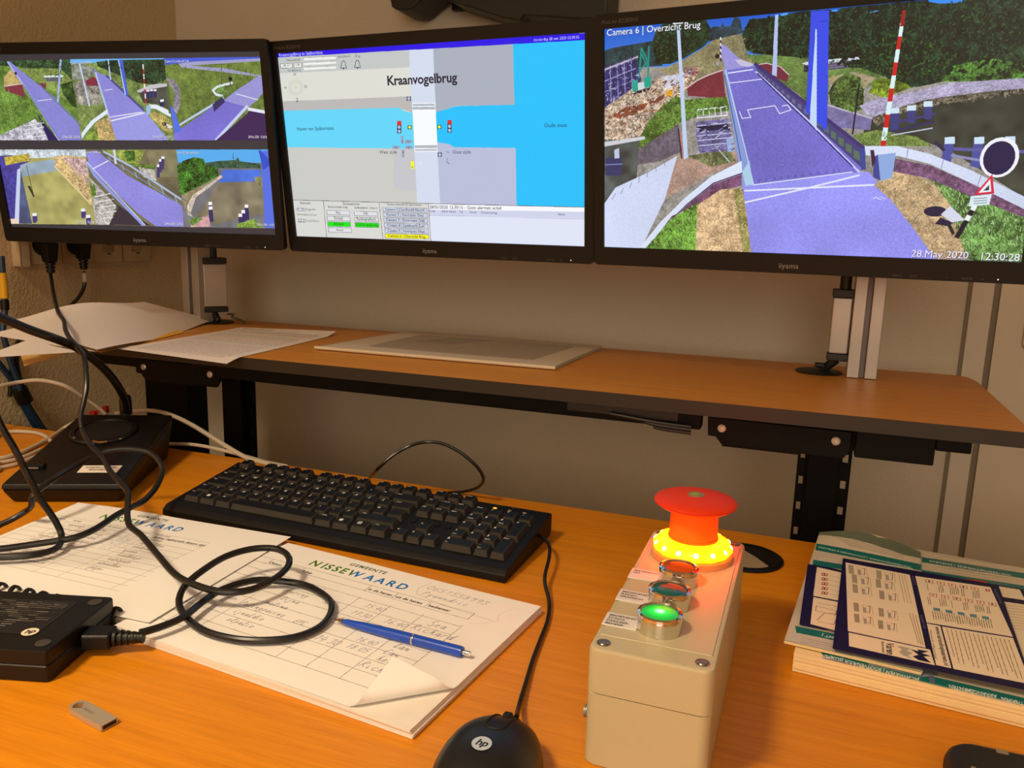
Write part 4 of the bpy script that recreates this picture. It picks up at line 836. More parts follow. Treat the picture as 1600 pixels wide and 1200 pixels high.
# ================================================================== keyboard
KU = .01853
kfl = A(253, 800, DZ+.004); kb_yaw = math.atan2(-.014, .438)
t = thing('keyboard', 'black full size computer keyboard with white legends and one lit orange light', 'keyboard', (kfl.x, kfl.y, DZ), (0, 0, kb_yaw))
KW, KD = .4385, .1365; TILT = math.atan2(.0185, KD)
bm = nb()
side = [(0, .0008), (.004, .0005), (KD-.006, .004), (KD, .008), (KD, .0285), (KD-.004, .0305), (.020, .0145), (.007, .0125), (.001, .008)]
a = [bm.verts.new((0, p[0], p[1])) for p in side]; b = [bm.verts.new((KW, p[0], p[1])) for p in side]; n = len(side)
bm.faces.new(a); bm.faces.new(b[::-1])
for i in range(n): bm.faces.new((a[i], b[i], b[(i+1) % n], a[(i+1) % n]))
bmesh.ops.recalc_face_normals(bm, faces=bm.faces[:])
bmesh.ops.bevel(bm, geom=[e for e in bm.edges], offset=.0012, segments=2, affect='EDGES', profile=.5)
obj('case', bm, KEYM, t)
KM = Matrix.Translation((0, .0195, .0147)) @ Matrix.Rotation(math.atan2(.016, KD-.024), 4, 'X')     # key plane
X0K = .0125
KEYT = mat('key_top_dark', hx(13, 12, 11), .4, bump=.04, bscale=2000, spec=.22); KEYS = mat('key_skirt_lit', hx(46, 43, 38), .75)  # one plastic: light on the key fronts painted as a paler skirt colour
def key(x, y, w_, h, legend, lo=None):
    bm = nb(); g = .0009; x0, x1, y0, y1 = x+g, x+w_-g, y+g, y+h-g; z0, z1 = -.0012, .0068
    T = (x0+.0022, x1-.0022, y0+.0036, y1-.0010)
    add_hull(bm, [(x0, y0, z0), (x1, y0, z0), (x1, y1, z0), (x0, y1, z0)], [(T[0], T[2], z1-.0006), (T[1], T[2], z1-.0006), (T[1], T[3], z1), (T[0], T[3], z1)], .0006, 1)
    bm.normal_update()
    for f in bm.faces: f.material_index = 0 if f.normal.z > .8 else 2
    key_legend(bm, T, z1, legend, lo)
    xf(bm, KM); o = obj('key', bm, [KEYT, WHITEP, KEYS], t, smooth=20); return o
def key_legend(bm, T, z1, legend, lo):
    n0 = len(bm.faces); bm.faces.ensure_lookup_table()
    s = .0048 if len(legend) == 1 else .0036 if len(legend) < 4 else .0029
    m = Matrix.Translation((T[0]+.0012, T[3]-.0014-s*.72, z1+.00012))
    if legend == '#W':
        for q in range(4): add_box(bm, T[0]+.004+(q % 2)*.0022, T[0]+.0059+(q % 2)*.0022, T[3]-.006-(q//2)*.0022, T[3]-.0041-(q//2)*.0022, z1, z1+.0002, mi=1)
    elif legend == '#M':
        add_box(bm, T[0]+.004, T[0]+.0085, T[3]-.0078, T[3]-.0030, z1, z1+.0001, mi=1)
        for q in range(2): add_box(bm, T[0]+.0046, T[0]+.0079, T[3]-.0068+q*.0018, T[3]-.0058+q*.0018, z1, z1+.00018, mi=0)
    elif legend: add_text(bm, legend, m, s, 1 if len(legend) == 1 else 0, mi=1)
    if lo: add_text(bm, lo, Matrix.Translation((T[0]+.0012, T[2]+.0012, z1-.0003)), .0028, 0, mi=1)
def row(y, spec, x=0, h=1.0):
    for it in spec:
        if isinstance(it, (int, float)): x += it; continue
        leg, w_ = it[0], it[1]; hh = it[2] if len(it) > 2 else h; lo = it[3] if len(it) > 3 else None
        key(X0K+x*KU, y*KU, w_*KU, hh*KU, leg, lo); x += w_
K1 = lambda s: [(c, 1) for c in s]
row(0, [('Ctrl', 1.25), ('#W', 1.25), ('Alt', 1.25), ('', 6.25), ('AltGr', 1.25), ('#W', 1.25), ('#M', 1.25), ('Ctrl', 1.25), .25, ('<', 1), ('v', 1), ('>', 1), .25, ('0', 2, 1, 'Ins'), ('.', 1, 1, 'Del'), ('Enter', 1, 2)])
row(1, [('Shift', 1.25)]+K1('\\ZXCVBNM,./')+[('Shift', 2.75), 1.25, ('^', 1), 1.25, ('1', 1, 1, 'End'), ('2', 1), ('3', 1, 1, 'PgDn')])
row(2, [('Caps', 1.75)]+K1("ASDFGHJKL;'#")+[4.75-.0, ('4', 1), ('5', 1), ('6', 1), ('+', 1, 2)])
row(3, [('Tab', 1.5)]+K1('QWERTYUIOP[]')+[('Enter', 1.5), .25, ('Del', 1), ('End', 1), ('PgDn', 1), .25, ('7', 1, 1, 'Home'), ('8', 1), ('9', 1, 1, 'PgUp')])
key(X0K+13.75*KU, 2*KU, 1.25*KU, 1.06*KU, '')
row(4, K1('`1234567890-=')+[('Back', 2), .25, ('Ins', 1), ('Home', 1), ('PgUp', 1), .25, ('Num', 1), ('/', 1), ('*', 1), ('-', 1)])
row(5.2, [('Esc', 1), 1, ('F1', 1), ('F2', 1), ('F3', 1), ('F4', 1), .5, ('F5', 1), ('F6', 1), ('F7', 1), ('F8', 1), .5, ('F9', 1), ('F10', 1), ('F11', 1), ('F12', 1), .25, ('PrtSc', 1), ('ScrLk', 1), ('Pause', 1)])
for k in range(4):
    bm = nb(); add_lathe(bm, ((.0036, -.0004), (.0036, .0008), (.003, .0012), (0, .0012)), (X0K+(15.55+k*.78)*KU, 2.48*KU, 0), 14); xf(bm, KM); obj('media_button', bm, KEYM, t)
LEDM = [mat('led_orange', hx(255, 150, 20), .3, emit=(1, .30, .01), estr=1.8), mat('led_off', hx(120, 100, 80), .3)]
for k in range(3):
    bm = nb(); add_box(bm, -.0022, .0022, -.0013, .0013, .0004, .0012, .0004, 1); xf(bm, KM @ Matrix.Translation((X0K+(19.55+k*.98)*KU, 5.55*KU, 0))); obj('indicator_light', bm, LEDM[0 if k == 0 else 1], t, label=('lit orange indicator light' if k == 0 else None))
    bm = nb(); add_text(bm, '1A!'[k], KM @ Matrix.Translation((X0K+(19.55+k*.98)*KU+.0006, 5.85*KU, .0006)), .003, 0); obj('indicator_mark', bm, GREYP, t, smooth=0)
inv = Matrix.LocRotScale(Vector((kfl.x, kfl.y, DZ)), Euler((0, 0, kb_yaw)), None).inverted()
kc = [A(578, 746, DZ+.018), A(590, 733, .783), A(612, 713, .80), A(640, 697, .812), A(668, 690.5, .82), A(694, 694, .818), A(722, 709, .808), A(745, 729, .793), A(755, 746, .778), A(752, 757, .764), A(740, 764.5, .753), A(722, 768.5, .7445), A(700, 770, .744)]
obj('keyboard_cable', add_tube(nb(), [inv @ p for p in kc], .0021, 8), CABLE, t)

# ================================================================== mouse
mc = Vector((-.1605, .4195, DZ)); ma = math.atan2(.016-.002, .060)
mdir = (A(806, 1119, DZ+.012)-A(748, 1185, DZ+.03)); mrot = math.atan2(mdir.y, mdir.x)-PI/2
MPOS = (-.1615, .4185, DZ)
t = thing('mouse', 'black computer mouse with pale round logo at the bottom edge beside the pad', 'mouse', MPOS, (0, 0, mrot))
def mouse_surf(bm, sx, sy, h, z0, N=28, Mr=9):
    rings = []
    for j in range(Mr+1):
        f = j/Mr*PI/2; c, s = math.cos(f), math.sin(f); ring = []
        for i in range(N):
            a_ = 2*PI*i/N; x = math.copysign(abs(math.cos(a_))**.82, math.cos(a_)); y = math.copysign(abs(math.sin(a_))**.9, math.sin(a_))
            cc = c**.62
            yy = y*sy*cc; hh = h*(1-.30*max(0, yy/sy)**1.5-.22*max(0, -yy/sy)**2)
            ring.append(bm.verts.new((x*sx*cc*(1-.06*y), yy, z0+hh*s**.9)))
        rings.append(ring)
    for a_, b_ in zip(rings, rings[1:]):
        for i in range(N): bm.faces.new((a_[i], a_[(i+1) % N], b_[(i+1) % N], b_[i]))
    bm.faces.new(rings[0][::-1]); bm.faces.new(rings[-1])
    bmesh.ops.remove_doubles(bm, verts=bm.verts[:], dist=1e-5)
    return bm
MOUSE = mat('mouse_black', hx(20, 20, 22), .38, bump=.04, bscale=1500)
from mathutils.bvhtree import BVHTree
msb = mouse_surf(nb(), .0325, .0530, .0345, .004); msb.normal_update(); MBV = BVHTree.FromBMesh(msb)
obj('shell', msb, MOUSE, t, smooth=60)
obj('base', add_prism(nb(), [(p[0]*.97, p[1]*.98) for p in [(.0312*math.cos(2*PI*i/28), .0515*math.sin(2*PI*i/28)) for i in range(28)]], .0005, .0042), BLACK, t)
def shell_z(x, y):
    h_ = MBV.ray_cast(Vector((x, y, .1)), Vector((0, 0, -1)))
    return h_[0].z if h_[0] else .006
pts_ = [(x, y, shell_z(x, y)+.0001) for x, y in [(-.0064, .049-.003*k) for k in range(13)]+[(-.0045, .0095), (0, .0082), (.0045, .0095)]+[(.0064, .013+.003*k) for k in range(13)]]
obj('seam', add_tube(nb(), pts_, .0009, 6, step=.002), mat('seam_black', hx(4, 4, 4), .7), t)
bm = nb(); add_lathe(bm, ((0, -.003), (.0062, -.003), (.0075, -.002), (.0075, .002), (.0062, .003), (0, .003)), n=24); xf(bm, Matrix.Translation((0, .037, shell_z(0, .037)-.0052)) @ Matrix.Rotation(PI/2, 4, 'Y'))
obj('scroll_wheel', bm, mat('wheel_rubber', hx(10, 10, 10), .6), t)
# maker's badge: pale disc with two slanted letters left dark
def hp_badge(bm, r, mtx, mi_disc=0, mi_let=1):
    f = bm.faces.new([bm.verts.new(mtx @ Vector((p[0], p[1], 0))) for p in circ(0, 0, r, 28)]); f.material_index = mi_disc
    add_text(bm, 'hp', mtx @ Matrix.Translation((-.03*r, -.34*r, .00012)), r*1.25, 1, .95, 'c', mi_let, shear=.28)
    return bm
bz = shell_z(0, -.004); bm = nb()
hp_badge(bm, .0062, Matrix.Identity(4))
rot = Matrix.Translation((-.0010, -.0095, 0)) @ Matrix.Rotation(-mrot*.35, 4, 'Z')
for v in bm.verts:
    q = rot @ v.co; v.co = Vector((q.x, q.y, shell_z(q.x, q.y)+.0006+v.co.z))
obj('logo', bm, [mat('logo_pale', hx(176, 188, 205), .35), mat('logo_dark', hx(20, 22, 28), .5)], t, smooth=0)
invm = Matrix.LocRotScale(Vector(MPOS), Euler((0, 0, mrot)), None).inverted()
mcb = [A(807, 1120, DZ+.013), A(812, 1100, DZ+.006), A(824, 1060, DZ+.0035), A(833, 1030, DZ+.003), A(845, 998, DZ+.003), A(856, 968, DZ+.003), A(858, 940, DZ+.004), A(851, 905, DZ+.010), A(858, 872, DZ+.014), A(858, 852, DZ+.016), A(848, 840, DZ+.016), A(838, 836, DZ+.014), A(826, 842, DZ+.0035)]
obj('mouse_cable', add_tube(nb(), [invm @ p for p in mcb], .0019, 8), CABLE, t)

# ================================================================== paper pads, pen
def scribble(c, x, y, wd, h, col, seed, lw=1.6, amp=1.0, raw=True):
    r = random.Random(seed); px, py = x, y; pts = []; n = max(4, int(wd/(h*.42)))
    for k in range(n*4+1):
        tt = k/(n*4); ph = k*PI/2
        asc = 1.9 if r.random() < .09 else (-1.0 if r.random() < .05 else 1.0)
        pts.append((x+wd*tt+h*.16*math.sin(ph)+r.uniform(-.05, .05)*h, y-h*.5*(1+math.sin(ph+.6))*asc*amp*r.uniform(.6, 1.1)+r.uniform(-.06, .06)*h))
    sm = smooth_path([(p[0], p[1], 0) for p in pts], h*.18)
    c.line([(p.x, p.y) for p in sm], lw, col, raw=True)
STROKE = {'0': [[(.5,1),(.1,.7),(.15,.2),(.5,0),(.85,.3),(.8,.8),(.5,1)]], '1': [[(.3,.75),(.6,1),(.45,0)]], '2': [[(.1,.8),(.45,1),(.8,.75),(.1,0),(.9,.05)]], '3': [[(.1,.9),(.7,1),(.4,.55),(.8,.3),(.4,0),(.05,.1)]], '4': [[(.5,1),(.05,.4),(.9,.45)], [(.75,.75),(.55,-.1)]], '5': [[(.8,1),(.3,1),(.2,.6),(.75,.5),(.6,.05),(.05,.05)]], '6': [[(.75,1),(.2,.5),(.25,.05),(.7,.05),(.75,.4),(.2,.4)]], '7': [[(.1,.95),(.9,1),(.4,0)], [(.3,.5),(.8,.55)]], '8': [[(.7,.9),(.3,.95),(.3,.65),(.75,.35),(.5,0),(.15,.2),(.75,.8)]], '9': [[(.8,.8),(.4,1),(.2,.7),(.75,.7),(.8,.9),(.55,0)]], '.': [[(.4,.05),(.5,0)]],
  'R': [[(.15,0),(.3,1),(.8,.9),(.3,.5),(.95,0)]], 'P': [[(.15,-.1),(.3,1),(.85,.85),(.3,.5)]], 'E': [[(.85,1),(.3,1),(.2,.5),(.1,0),(.8,0)], [(.2,.5),(.7,.55)]], 'C': [[(.85,.9),(.4,1),(.1,.5),(.3,0),(.85,.1)]], 'S': [[(.8,.95),(.3,1),(.2,.65),(.75,.35),(.6,-.1),(.1,0)]], 'i': [[(.3,.55),(.35,0),(.6,.1)], [(.4,.8),(.42,.84)]], 'c': [[(.7,.5),(.3,.5),(.2,.1),(.5,0),(.9,.1)]], 'h': [[(.2,0),(.45,1.05),(.3,.3),(.6,.5),(.7,0),(.9,.1)]], 'a': [[(.7,.5),(.25,.45),(.2,.05),(.55,.1),(.75,.5),(.7,0),(.95,.1)]], 'r': [[(.2,0),(.35,.5),(.5,.45),(.8,.5)]], 'd': [[(.7,.5),(.25,.4),(.2,.05),(.6,.1),(.9,1.05),(.75,0),(1,.1)]], 'e': [[(.2,.25),(.7,.4),(.5,.55),(.2,.3),(.3,0),(.8,.1)]], 'n': [[(.15,0),(.25,.5),(.3,.2),(.6,.5),(.65,0),(.9,.1)]], 'u': [[(.2,.5),(.25,.05),(.6,.1),(.75,.5),(.7,0),(.95,.1)]], 'g': [[(.75,.5),(.3,.45),(.25,.1),(.65,.15),(.75,.5),(.6,-.5),(.2,-.35)]], 't': [[(.4,.9),(.3,.05),(.7,.1)], [(.1,.6),(.75,.62)]], 'l': [[(.2,0),(.6,1),(.4,.8),(.4,0),(.8,.1)]], 'p': [[(.2,-.5),(.35,.5),(.75,.4),(.4,.05)]], 's': [[(.6,.5),(.3,.4),(.6,.15),(.15,0)]], 'j': [[(.5,.5),(.45,-.5),(.1,-.3)]], 'w': [[(.1,.5),(.25,0),(.5,.4),(.65,0),(.9,.5)]], 'm': [[(.1,0),(.2,.5),(.35,.1),(.5,.5),(.6,.1),(.8,.5),(.85,0)]], 'v': [[(.1,.5),(.4,0),(.8,.5)]], 'o': [[(.5,.5),(.15,.3),(.4,0),(.75,.3),(.5,.5),(.9,.5)]], 'z': [[(.1,.5),(.7,.5),(.1,0),(.8,.05)]], '/': [[(.2,-.1),(.8,1)]]}
def hand(c, s, x, y, h, col, lw=1.7, slant=.25, wf=.62, seed=0, rot=0):
    r = random.Random(seed); cx = x
    for ch in s:
        if ch == ' ': cx += h*.5; continue
        for st in STROKE.get(ch, []):
            pts = []
            for a_, b_ in st:
                u = a_*h*wf+b_*h*slant+r.uniform(-.02, .02)*h; v = -b_*h+r.uniform(-.03, .03)*h
                X = cx-x+u; pts.append((x+X*math.cos(rot)-v*math.sin(rot), y+X*math.sin(rot)+v*math.cos(rot), 0))
            if len(pts) > 2: pts = smooth_path(pts, h*.12)
            c.line([(p[0], p[1]) for p in pts], lw, col, raw=True)
        cx += h*wf*(1.05 if ch != '.' else .7)
INK = (84, 80, 116); DK = (40, 40, 46)
SC4 = 5.0                                             # canvas pixels per millimetre
def pad_canvas(second):
    c = Canvas(int(297*SC4), int(210*SC4), (240, 238, 234)); k = SC4
    Ln = lambda q, w_=2.2, col=(92, 88, 88): c.line([(a_*k, b_*k) for a_, b_ in q], w_, col, raw=True)
    Tx = lambda s, x, y, sz, col=DK, **kw: c.text(s, (x*k, y*k), sz*k, col, raw=True, **kw)
    # letterhead
    GR, BL_ = (66, 120, 26), (16, 112, 196)
    s = (119/_nw)
    x = 55.5
    for i, ch in enumerate('NISSEWAARD'):
        col = GR if i < 5 else BL_
        Tx(ch, x, 33.6, s, col, bold=1, sx=.88)
        if i == 5:
            a_ = c.a; x0, x1 = int(x*k), int((x+4.6)*k); y0, y1 = int(21*k), int(35*k); blk = a_[y0:y1, x0:x1]; m = (blk[..., 2] > blk[..., 0]+.2); blk[m] = np.array(GR)/255.
        x += text_tris(ch, s, 1)[1]*1.16
    g = 44.5/text_tris('GEMEENTE', 1, 1, 1.16)[1]; Tx('GEMEENTE', 91.5, 14.2, g, (70, 90, 52), bold=1, spacing=1.16)
    if second:
        Ln([(2, 40.8), (252, 41.6)]); Ln([(2, 52.2), (252, 54.2)]); Ln([(251.5, 41.6), (251.5, 54.2)])
        for x_, s_ in ((18, 'Datum'), (60, 'Schip'), (139.5, 'in de haven'), (170.5, 'uit de haven'), (206, 'bedienaar')):
            Ln([(x_, 41), (x_, 53)]); Tx(s_, x_+1.6, 50.2, 5.8, (40, 36, 38), bold=1)
        for r_ in range(8): Ln([(4, 65.5+r_*16.8), (253.5, 69.0+r_*16.5)])
        for xa, xb in ((24, 30), (56, 62), (145, 152), (179, 182), (213.5, 215), (253.5, 252)): Ln([(xa, 66), (xb, 184.5)])
        for s_, x_, y_, h in (('15.40', 158, 80, 7), ('17.30', 156, 96, 6.5), ('16.40', 190, 95, 7.5), ('15.40', 154, 112, 7), ('14.30', 158, 147, 8), ('16.40', 189, 132, 6.5), ('18.05', 189, 145, 7)): hand(c, s_, x_*k, y_*k, h*k, INK, 2.3, seed=int(x_+y_))
        for s_, x_, y_, h in (('Sea', 226, 80, 9), ('Richard', 217, 93, 9), ('lan', 222, 126, 8), ('Can', 221, 138, 7.5), ('hel', 222, 149, 7.5), ('Richard', 216, 163, 8.5)): hand(c, s_, x_*k, y_*k, h*k, INK, 2.4, seed=int(x_*3+y_))
        for s_, x_, y_, h in (('nieuwstad', 68, 76, 6.5), ('epuring', 74, 91, 6.5), ('RPC', 122, 92, 7), ('lijna', 84, 105, 6.5), ('malina', 78, 118, 6.5), ('Palingpaving', 60, 130, 6.5), ('EPC', 124, 133, 6), ('Wijnaldie', 62, 144, 6.5), ('Lelpalie', 68, 158, 6.5), ('15.40', 148, 113, 6.5)): hand(c, s_, x_*k, y_*k, h*k, (74, 68, 90), 2.3, seed=int(x_*5+y_))
        for i in range(5): scribble(c, 30*k, (76+i*17)*k, 22*k, 4*k, INK, 40+i)
        hand(c, '0651558993', 186*k, 20*k, 7.5*k, INK, 2.0, wf=.85, seed=3, rot=.04); hand(c, 'Pgunndric', 189*k, 32*k, 7*k, INK, 2.0, wf=.75, seed=5, rot=.03)
        Ln([(185, 7), (180, 22), (184, 33), (200, 38), (240, 44), (272, 46)], 1.3, (120, 110, 110)); Ln([(282, 14), (275, 20), (271, 33), (276, 44), (266, 56), (256, 60)], 1.1, (176, 168, 166))
    else:
        GRD = (112, 108, 106)
        for s_, x_ in (('Datum', 10), ('Schip', 36), ('in de haven', 78), ('uit de haven', 118), ('bedienaar', 152)): Tx(s_, x_+1, 51, 5.4)
        Ln([(4, 43), (225, 48)], 1.8, GRD)
        for r_ in range(11): Ln([(4, 54+r_*11), (225, 60+r_*11.2)], 1.8, GRD)
        for xa, xb in ((9, 4), (35, 30), (76, 70), (118, 112), (150, 144), (225, 214)): Ln([(xa, 54), (xb, 170)], 1.8, GRD)
        Tx('lading registratie datum tijd', 157, 57.5, 6.2, (52, 48, 46), bold=1)
        for i in range(26):
            r = random.Random(300+i); rr = i % 9; cc = (38, 78, 154)[i//9]
            scribble(c, (cc+r.uniform(0, 6)-rr*.4)*k, (63+rr*11.2+(2 if cc > 100 else 0))*k, r.uniform(16, 34)*k, 4.2*k, (84, 72, 78), 500+i, 1.9)
        for i, s_ in enumerate(('12.10', '13.20', '14.05', '15.30')): hand(c, s_, 122*k, (66+i*11.3)*k, 6*k, INK, 1.5, seed=i)
        for x_, y_ in ((122, 50), (148, 60)): c.disc((x_*k, y_*k), 6, (50, 44, 44), raw=True, ry=4)
    return c
_nw = sum(text_tris(ch, 1, 1)[1]*1.16 for ch in 'NISSEWAARD')
PADEDGE = mat('paper_edges', hx(228, 222, 214), .85, var=.06, vscale=60)
def sheet_stack(t, w_, d, z0, n, th, jit, seed):
    r = random.Random(seed)
    for k in range(n):
        dx, dy, a_ = r.uniform(-jit, jit), r.uniform(-jit, jit), r.uniform(-.004, .004)
        bm = nb(); add_box(bm, dx, w_+dx, -d+dy, dy, z0+k*th, z0+(k+1)*th-.0002)
        xf(bm, Matrix.Rotation(a_, 4, 'Z')); obj('sheets', bm, PADEDGE, t, smooth=0)
# second pad (right): local x right, y away, origin at its top-left corner
TL2 = A(455, 850, DZ+.008); a2 = math.atan2(-.033, .295)
t = thing('paper_pad', 'stack of printed harbour log sheets with a curled corner, under the blue pen', 'paper pad', (-.5, .688, DZ), (0, 0, a2))
sheet_stack(t, .297, .2115, .0004, 4, .0018, .0008, 5)
PADT = print_mat('log_sheet_print', pad_canvas(True), .85)
ZT = .0078
fa, fb = np.array((.241, -.210)), np.array((.297, -.150)); fd = (fb-fa)/np.linalg.norm(fb-fa); fn = np.array((fd[1], -fd[0]))   # fold line, normal towards the corner
def roll(x, y):
    s = (np.array((x, y))-fa) @ fn; al = (np.array((x, y))-fa) @ fd
    if s <= 0: return (x, y, ZT+.0004*math.sin(x*22)*math.cos(y*17))
    rr = .0062; th = s/rr; lim = 2.75
    if th < lim: off, hh = rr*math.sin(th), rr*(1-math.cos(th))
    else: e = s-lim*rr; off, hh = rr*math.sin(lim)+e*math.cos(lim), rr*(1-math.cos(lim))+e*math.sin(lim)
    q = fa+fd*al+fn*off; return (q[0], q[1], ZT+hh)
bm = nb(); NX, NY = 74, 54
uv_grid(bm, lambda a_, b_: roll(.297*a_, -.210*(1-b_)), lambda a_, b_: (a_, b_), NX, NY)
sol(bm, .00012)
obj('top_sheet', bm, PADT, t, smooth=60)
# first pad (left)
a1 = math.atan2(.009, .28)
t = thing('paper_pad', 'stack of printed harbour log sheets at the left, under the black cable loops', 'paper pad', (-.785, .691, DZ), (0, 0, a1))
def lift(x, y): return .0095+.0045*max(0, 1-x/.16)**2*max(0, 1+y/.12)+.0004*math.sin(x*25)*math.sin(y*19)
def bent(x, y): return (x+.0, y-.012*max(0, 1-x/.10)**2*(1 if y > -.03 else .6), lift(x, y))
bm = nb()
for k in range(3):
    bm = nb(); add_box(bm, .004+k*.001, .279-k*.0012, -.2088+k*.0008, -.012-.002*k, .0004+k*.003, .0004+(k+1)*.003-.0003); obj('sheets', bm, PADEDGE, t, smooth=0)
bm = nb(); uv_grid(bm, lambda a_, b_: bent(.2805*a_, -.2095*(1-b_)), lambda a_, b_: (a_, b_), 40, 26)
sol(bm, .00012)
obj('top_sheet', bm, print_mat('left_log_sheet_print', pad_canvas(False), .85), t, smooth=60)
for k in range(14):
    x = .030+k*.0163
    q = [(x, -.2020, .0104), (x+.0006, -.2058, .0150), (x+.001, -.2115, .0135), (x+.0012, -.2145, .0055), (x+.001, -.2125, .0022), (x, -.2098, .0014)]
    bm = nb(); 
    for s_ in (0, .0016, .0032): add_tube(bm, [(p[0]+s_, p[1], p[2]) for p in q], .0011, 6, step=.002)
    obj('binding_loop', bm, BLACK, t)
# pen
p0, p1 = A(522, 967, DZ+.0125), A(735, 1022, DZ+.0125); d = (p1-p0); Lp = d.length
t = thing('pen', 'blue plastic ballpoint pen lying across the right log sheet', 'pen', tuple(p0)); t.rotation_euler = d.to_track_quat('Z', 'Y').to_euler()
PB = mat('pen_blue', hx(16, 72, 190), .25, spec=.6)
s_ = Lp
obj('barrel', add_lathe(nb(), ((.0013, .008), (.0024, .012), (.0036, .030), (.0043, .055), (.0044, .6*s_-.001), (.0044, .6*s_-.0008), (0, .6*s_-.0008)), n=20), PB, t)
obj('rear_barrel', add_lathe(nb(), ((0, .6*s_+.0012), (.0044, .6*s_+.0012), (.0044, s_-.009), (.0040, s_-.007), (0, s_-.007)), n=20), PB, t)
obj('ring', add_lathe(nb(), ((.0045, .6*s_-.0006), (.0046, .6*s_+.0001), (.0045, .6*s_+.001)), n=20), CHROME, t)
obj('tip', add_lathe(nb(), ((0, 0), (.0006, .0006), (.0008, .003), (.0019, .0085)), n=14), mat('brass', hx(190, 150, 80), .3, 1.0), t)
obj('push_button', add_lathe(nb(), ((.0021, s_-.0068), (.0021, s_-.001), (.0017, s_), (0, s_+.0003)), n=14), CHROME, t)

# ================================================================== charger with its power cable, usb stick
cf, cb = A(73, 1018, DZ+.026), A(179, 932.4, DZ+.026)
ax = Vector((cb.x-cf.x, cb.y-cf.y, 0)); cyaw = math.atan2(ax.y, ax.x)-PI/2; CDp = ax.length; CL = .155
t = thing('charger', 'black laptop charger brick with printed label at the lower left edge', 'charger', (cf.x, cf.y, DZ), (0, 0, cyaw))
bm = nb(); add_prism(bm, rrect(-CL, 0, 0, CDp, .004, 3), .0005, .0135, .0008, 1); obj('lower_shell', bm, BLACK, t)
bm = nb(); add_prism(bm, rrect(-CL, 0, 0, CDp, .004, 3), .0138, .026, .0016, 2); obj('upper_shell', bm, BLACK, t)
for x, y in ((-.010, .011), (-.010, CDp-.012)):
    obj('rubber_foot', add_lathe(nb(), ((.0056, .0262), (.0056, .0266), (.0050, .0268), (0, .0267)), (x, y, 0), 24), mat('foot_grey', hx(58, 54, 50), .6), t)
c = Canvas(640, 420, (30, 29, 28))
r = random.Random(9); c.line([(4, 4), (636, 4), (636, 416), (4, 416), (4, 4)], 3, (52, 50, 48), raw=True)
for k in range(15):
    y = 26+k*24; x = 10
    while x < 600-(k > 10)*170:
        w_ = r.uniform(10, 70); 
        if r.random() < .82: c.line([(x, y), (min(x+w_, 610), y)], r.choice((5, 7, 9)), r.choice(((120, 114, 106), (92, 88, 82), (70, 68, 64))), raw=True)
        x += w_+r.uniform(4, 12)
for x in (18, 70): c.line([(x, 70), (x+22, 30), (x+44, 70), (x, 70)], 4, (170, 165, 155), raw=True)
bm = nb(); uv_grid(bm, lambda a_, b_: (-.128+.104*a_, .022+(CDp-.036)*b_, .0263), lambda a_, b_: (a_, b_), 1, 1); obj('rating_label', bm, print_mat('rating_label_print', c, .5), t, smooth=0)
bm = nb(); hp_badge(bm, .0062, Matrix.Translation((-.030, .0255, .0266)) @ Matrix.Rotation(.3, 4, 'Z')); obj('logo', bm, [mat('badge_cream', hx(225, 215, 190), .4), mat('logo_dark', hx(20, 22, 28))], t, smooth=0)

AC = [(218,989,.7565),(247,981,.7565),(285,965,.7565),(316,941,.7565),(348,921,.757),(396,907,.7575),(437,908,.7555),(476,914,.7525),(504,928,.752),(518,944,.752),(514,964,.752),(496,982,.752),(460,996,.752),(412,1001,.752),(364,998,.752),(320,986,.752),(292,966,.7525),(280,946,.755),(282,928,.760),(292,912,.765),(316,892,.771),(352,870,.775),(392,858,.776),(428,857,.775),(448,866,.773),(452,880,.769),(440,896,.766),(412,914,.764),(380,924,.764),(340,924,.765),(300,912,.768),(272,896,.771),(244,864,.776),(220,836,.781),(203,822,.785),(199,806,.789),(199.5,788,.792),(199.5,769,.797),(188,754,.803),(172,736,.809),(161,716,.813),(144,698,.820),(135,684,.825),(128,669,.830)]
pl = [A(*q) for q in AC]
up = [(126,654),(127.5,642),(131,628),(135,605),(134.5,582),(131,557),(120,541),(108,527),(102,514),(100,502),(92,490),(87,474),(82.5,452),(79,428)]
dA, dB = depth(pl[-1]), depth(AX(79, 428, -1.262))
pl += [AD(x, y, dA+(dB-dA)*((k+1)/len(up))**3) for k, (x, y) in enumerate(up)]
pa = Vector((cf.x, cf.y, DZ+.0125))+Matrix.Rotation(cyaw, 3, 'Z') @ Vector((.0006, CDp*.50, 0))
t = Th('power_cable', 'black power cable looping over the papers from the first wall plug to the charger', 'cable', tuple(pl[0]))
t.part('cord', add_tube(nb(), pl, .0031, 10, step=.005), CABLE)
# connector at the charger
pe = pl[0]; dv = (pe-pa).normalized()
Q = Matrix.Translation(pa) @ Vector((dv.x, dv.y, 0)).to_track_quat('Z', 'Y').to_matrix().to_4x4(); LC = (pe-pa).length
bm = nb(); add_prism(bm, rrect(-.0095, .0095, -.0068, .0068, .0028, 3), .0004, LC*.52, .0012, 1); xf(bm, Q); t.part('connector', bm, BLACK)
bm = nb()
for k in range(5): add_lathe(bm, ((.0066-k*.0006, LC*.53+k*.0046), (.0070-k*.0006, LC*.53+.001+k*.0046), (.0066-k*.0006, LC*.53+.0028+k*.0046), (.0046, LC*.53+.003+k*.0046), (.0046, LC*.53+.0046+k*.0046)), n=16)
xf(bm, Q); t.part('strain_relief', bm, BLACK)
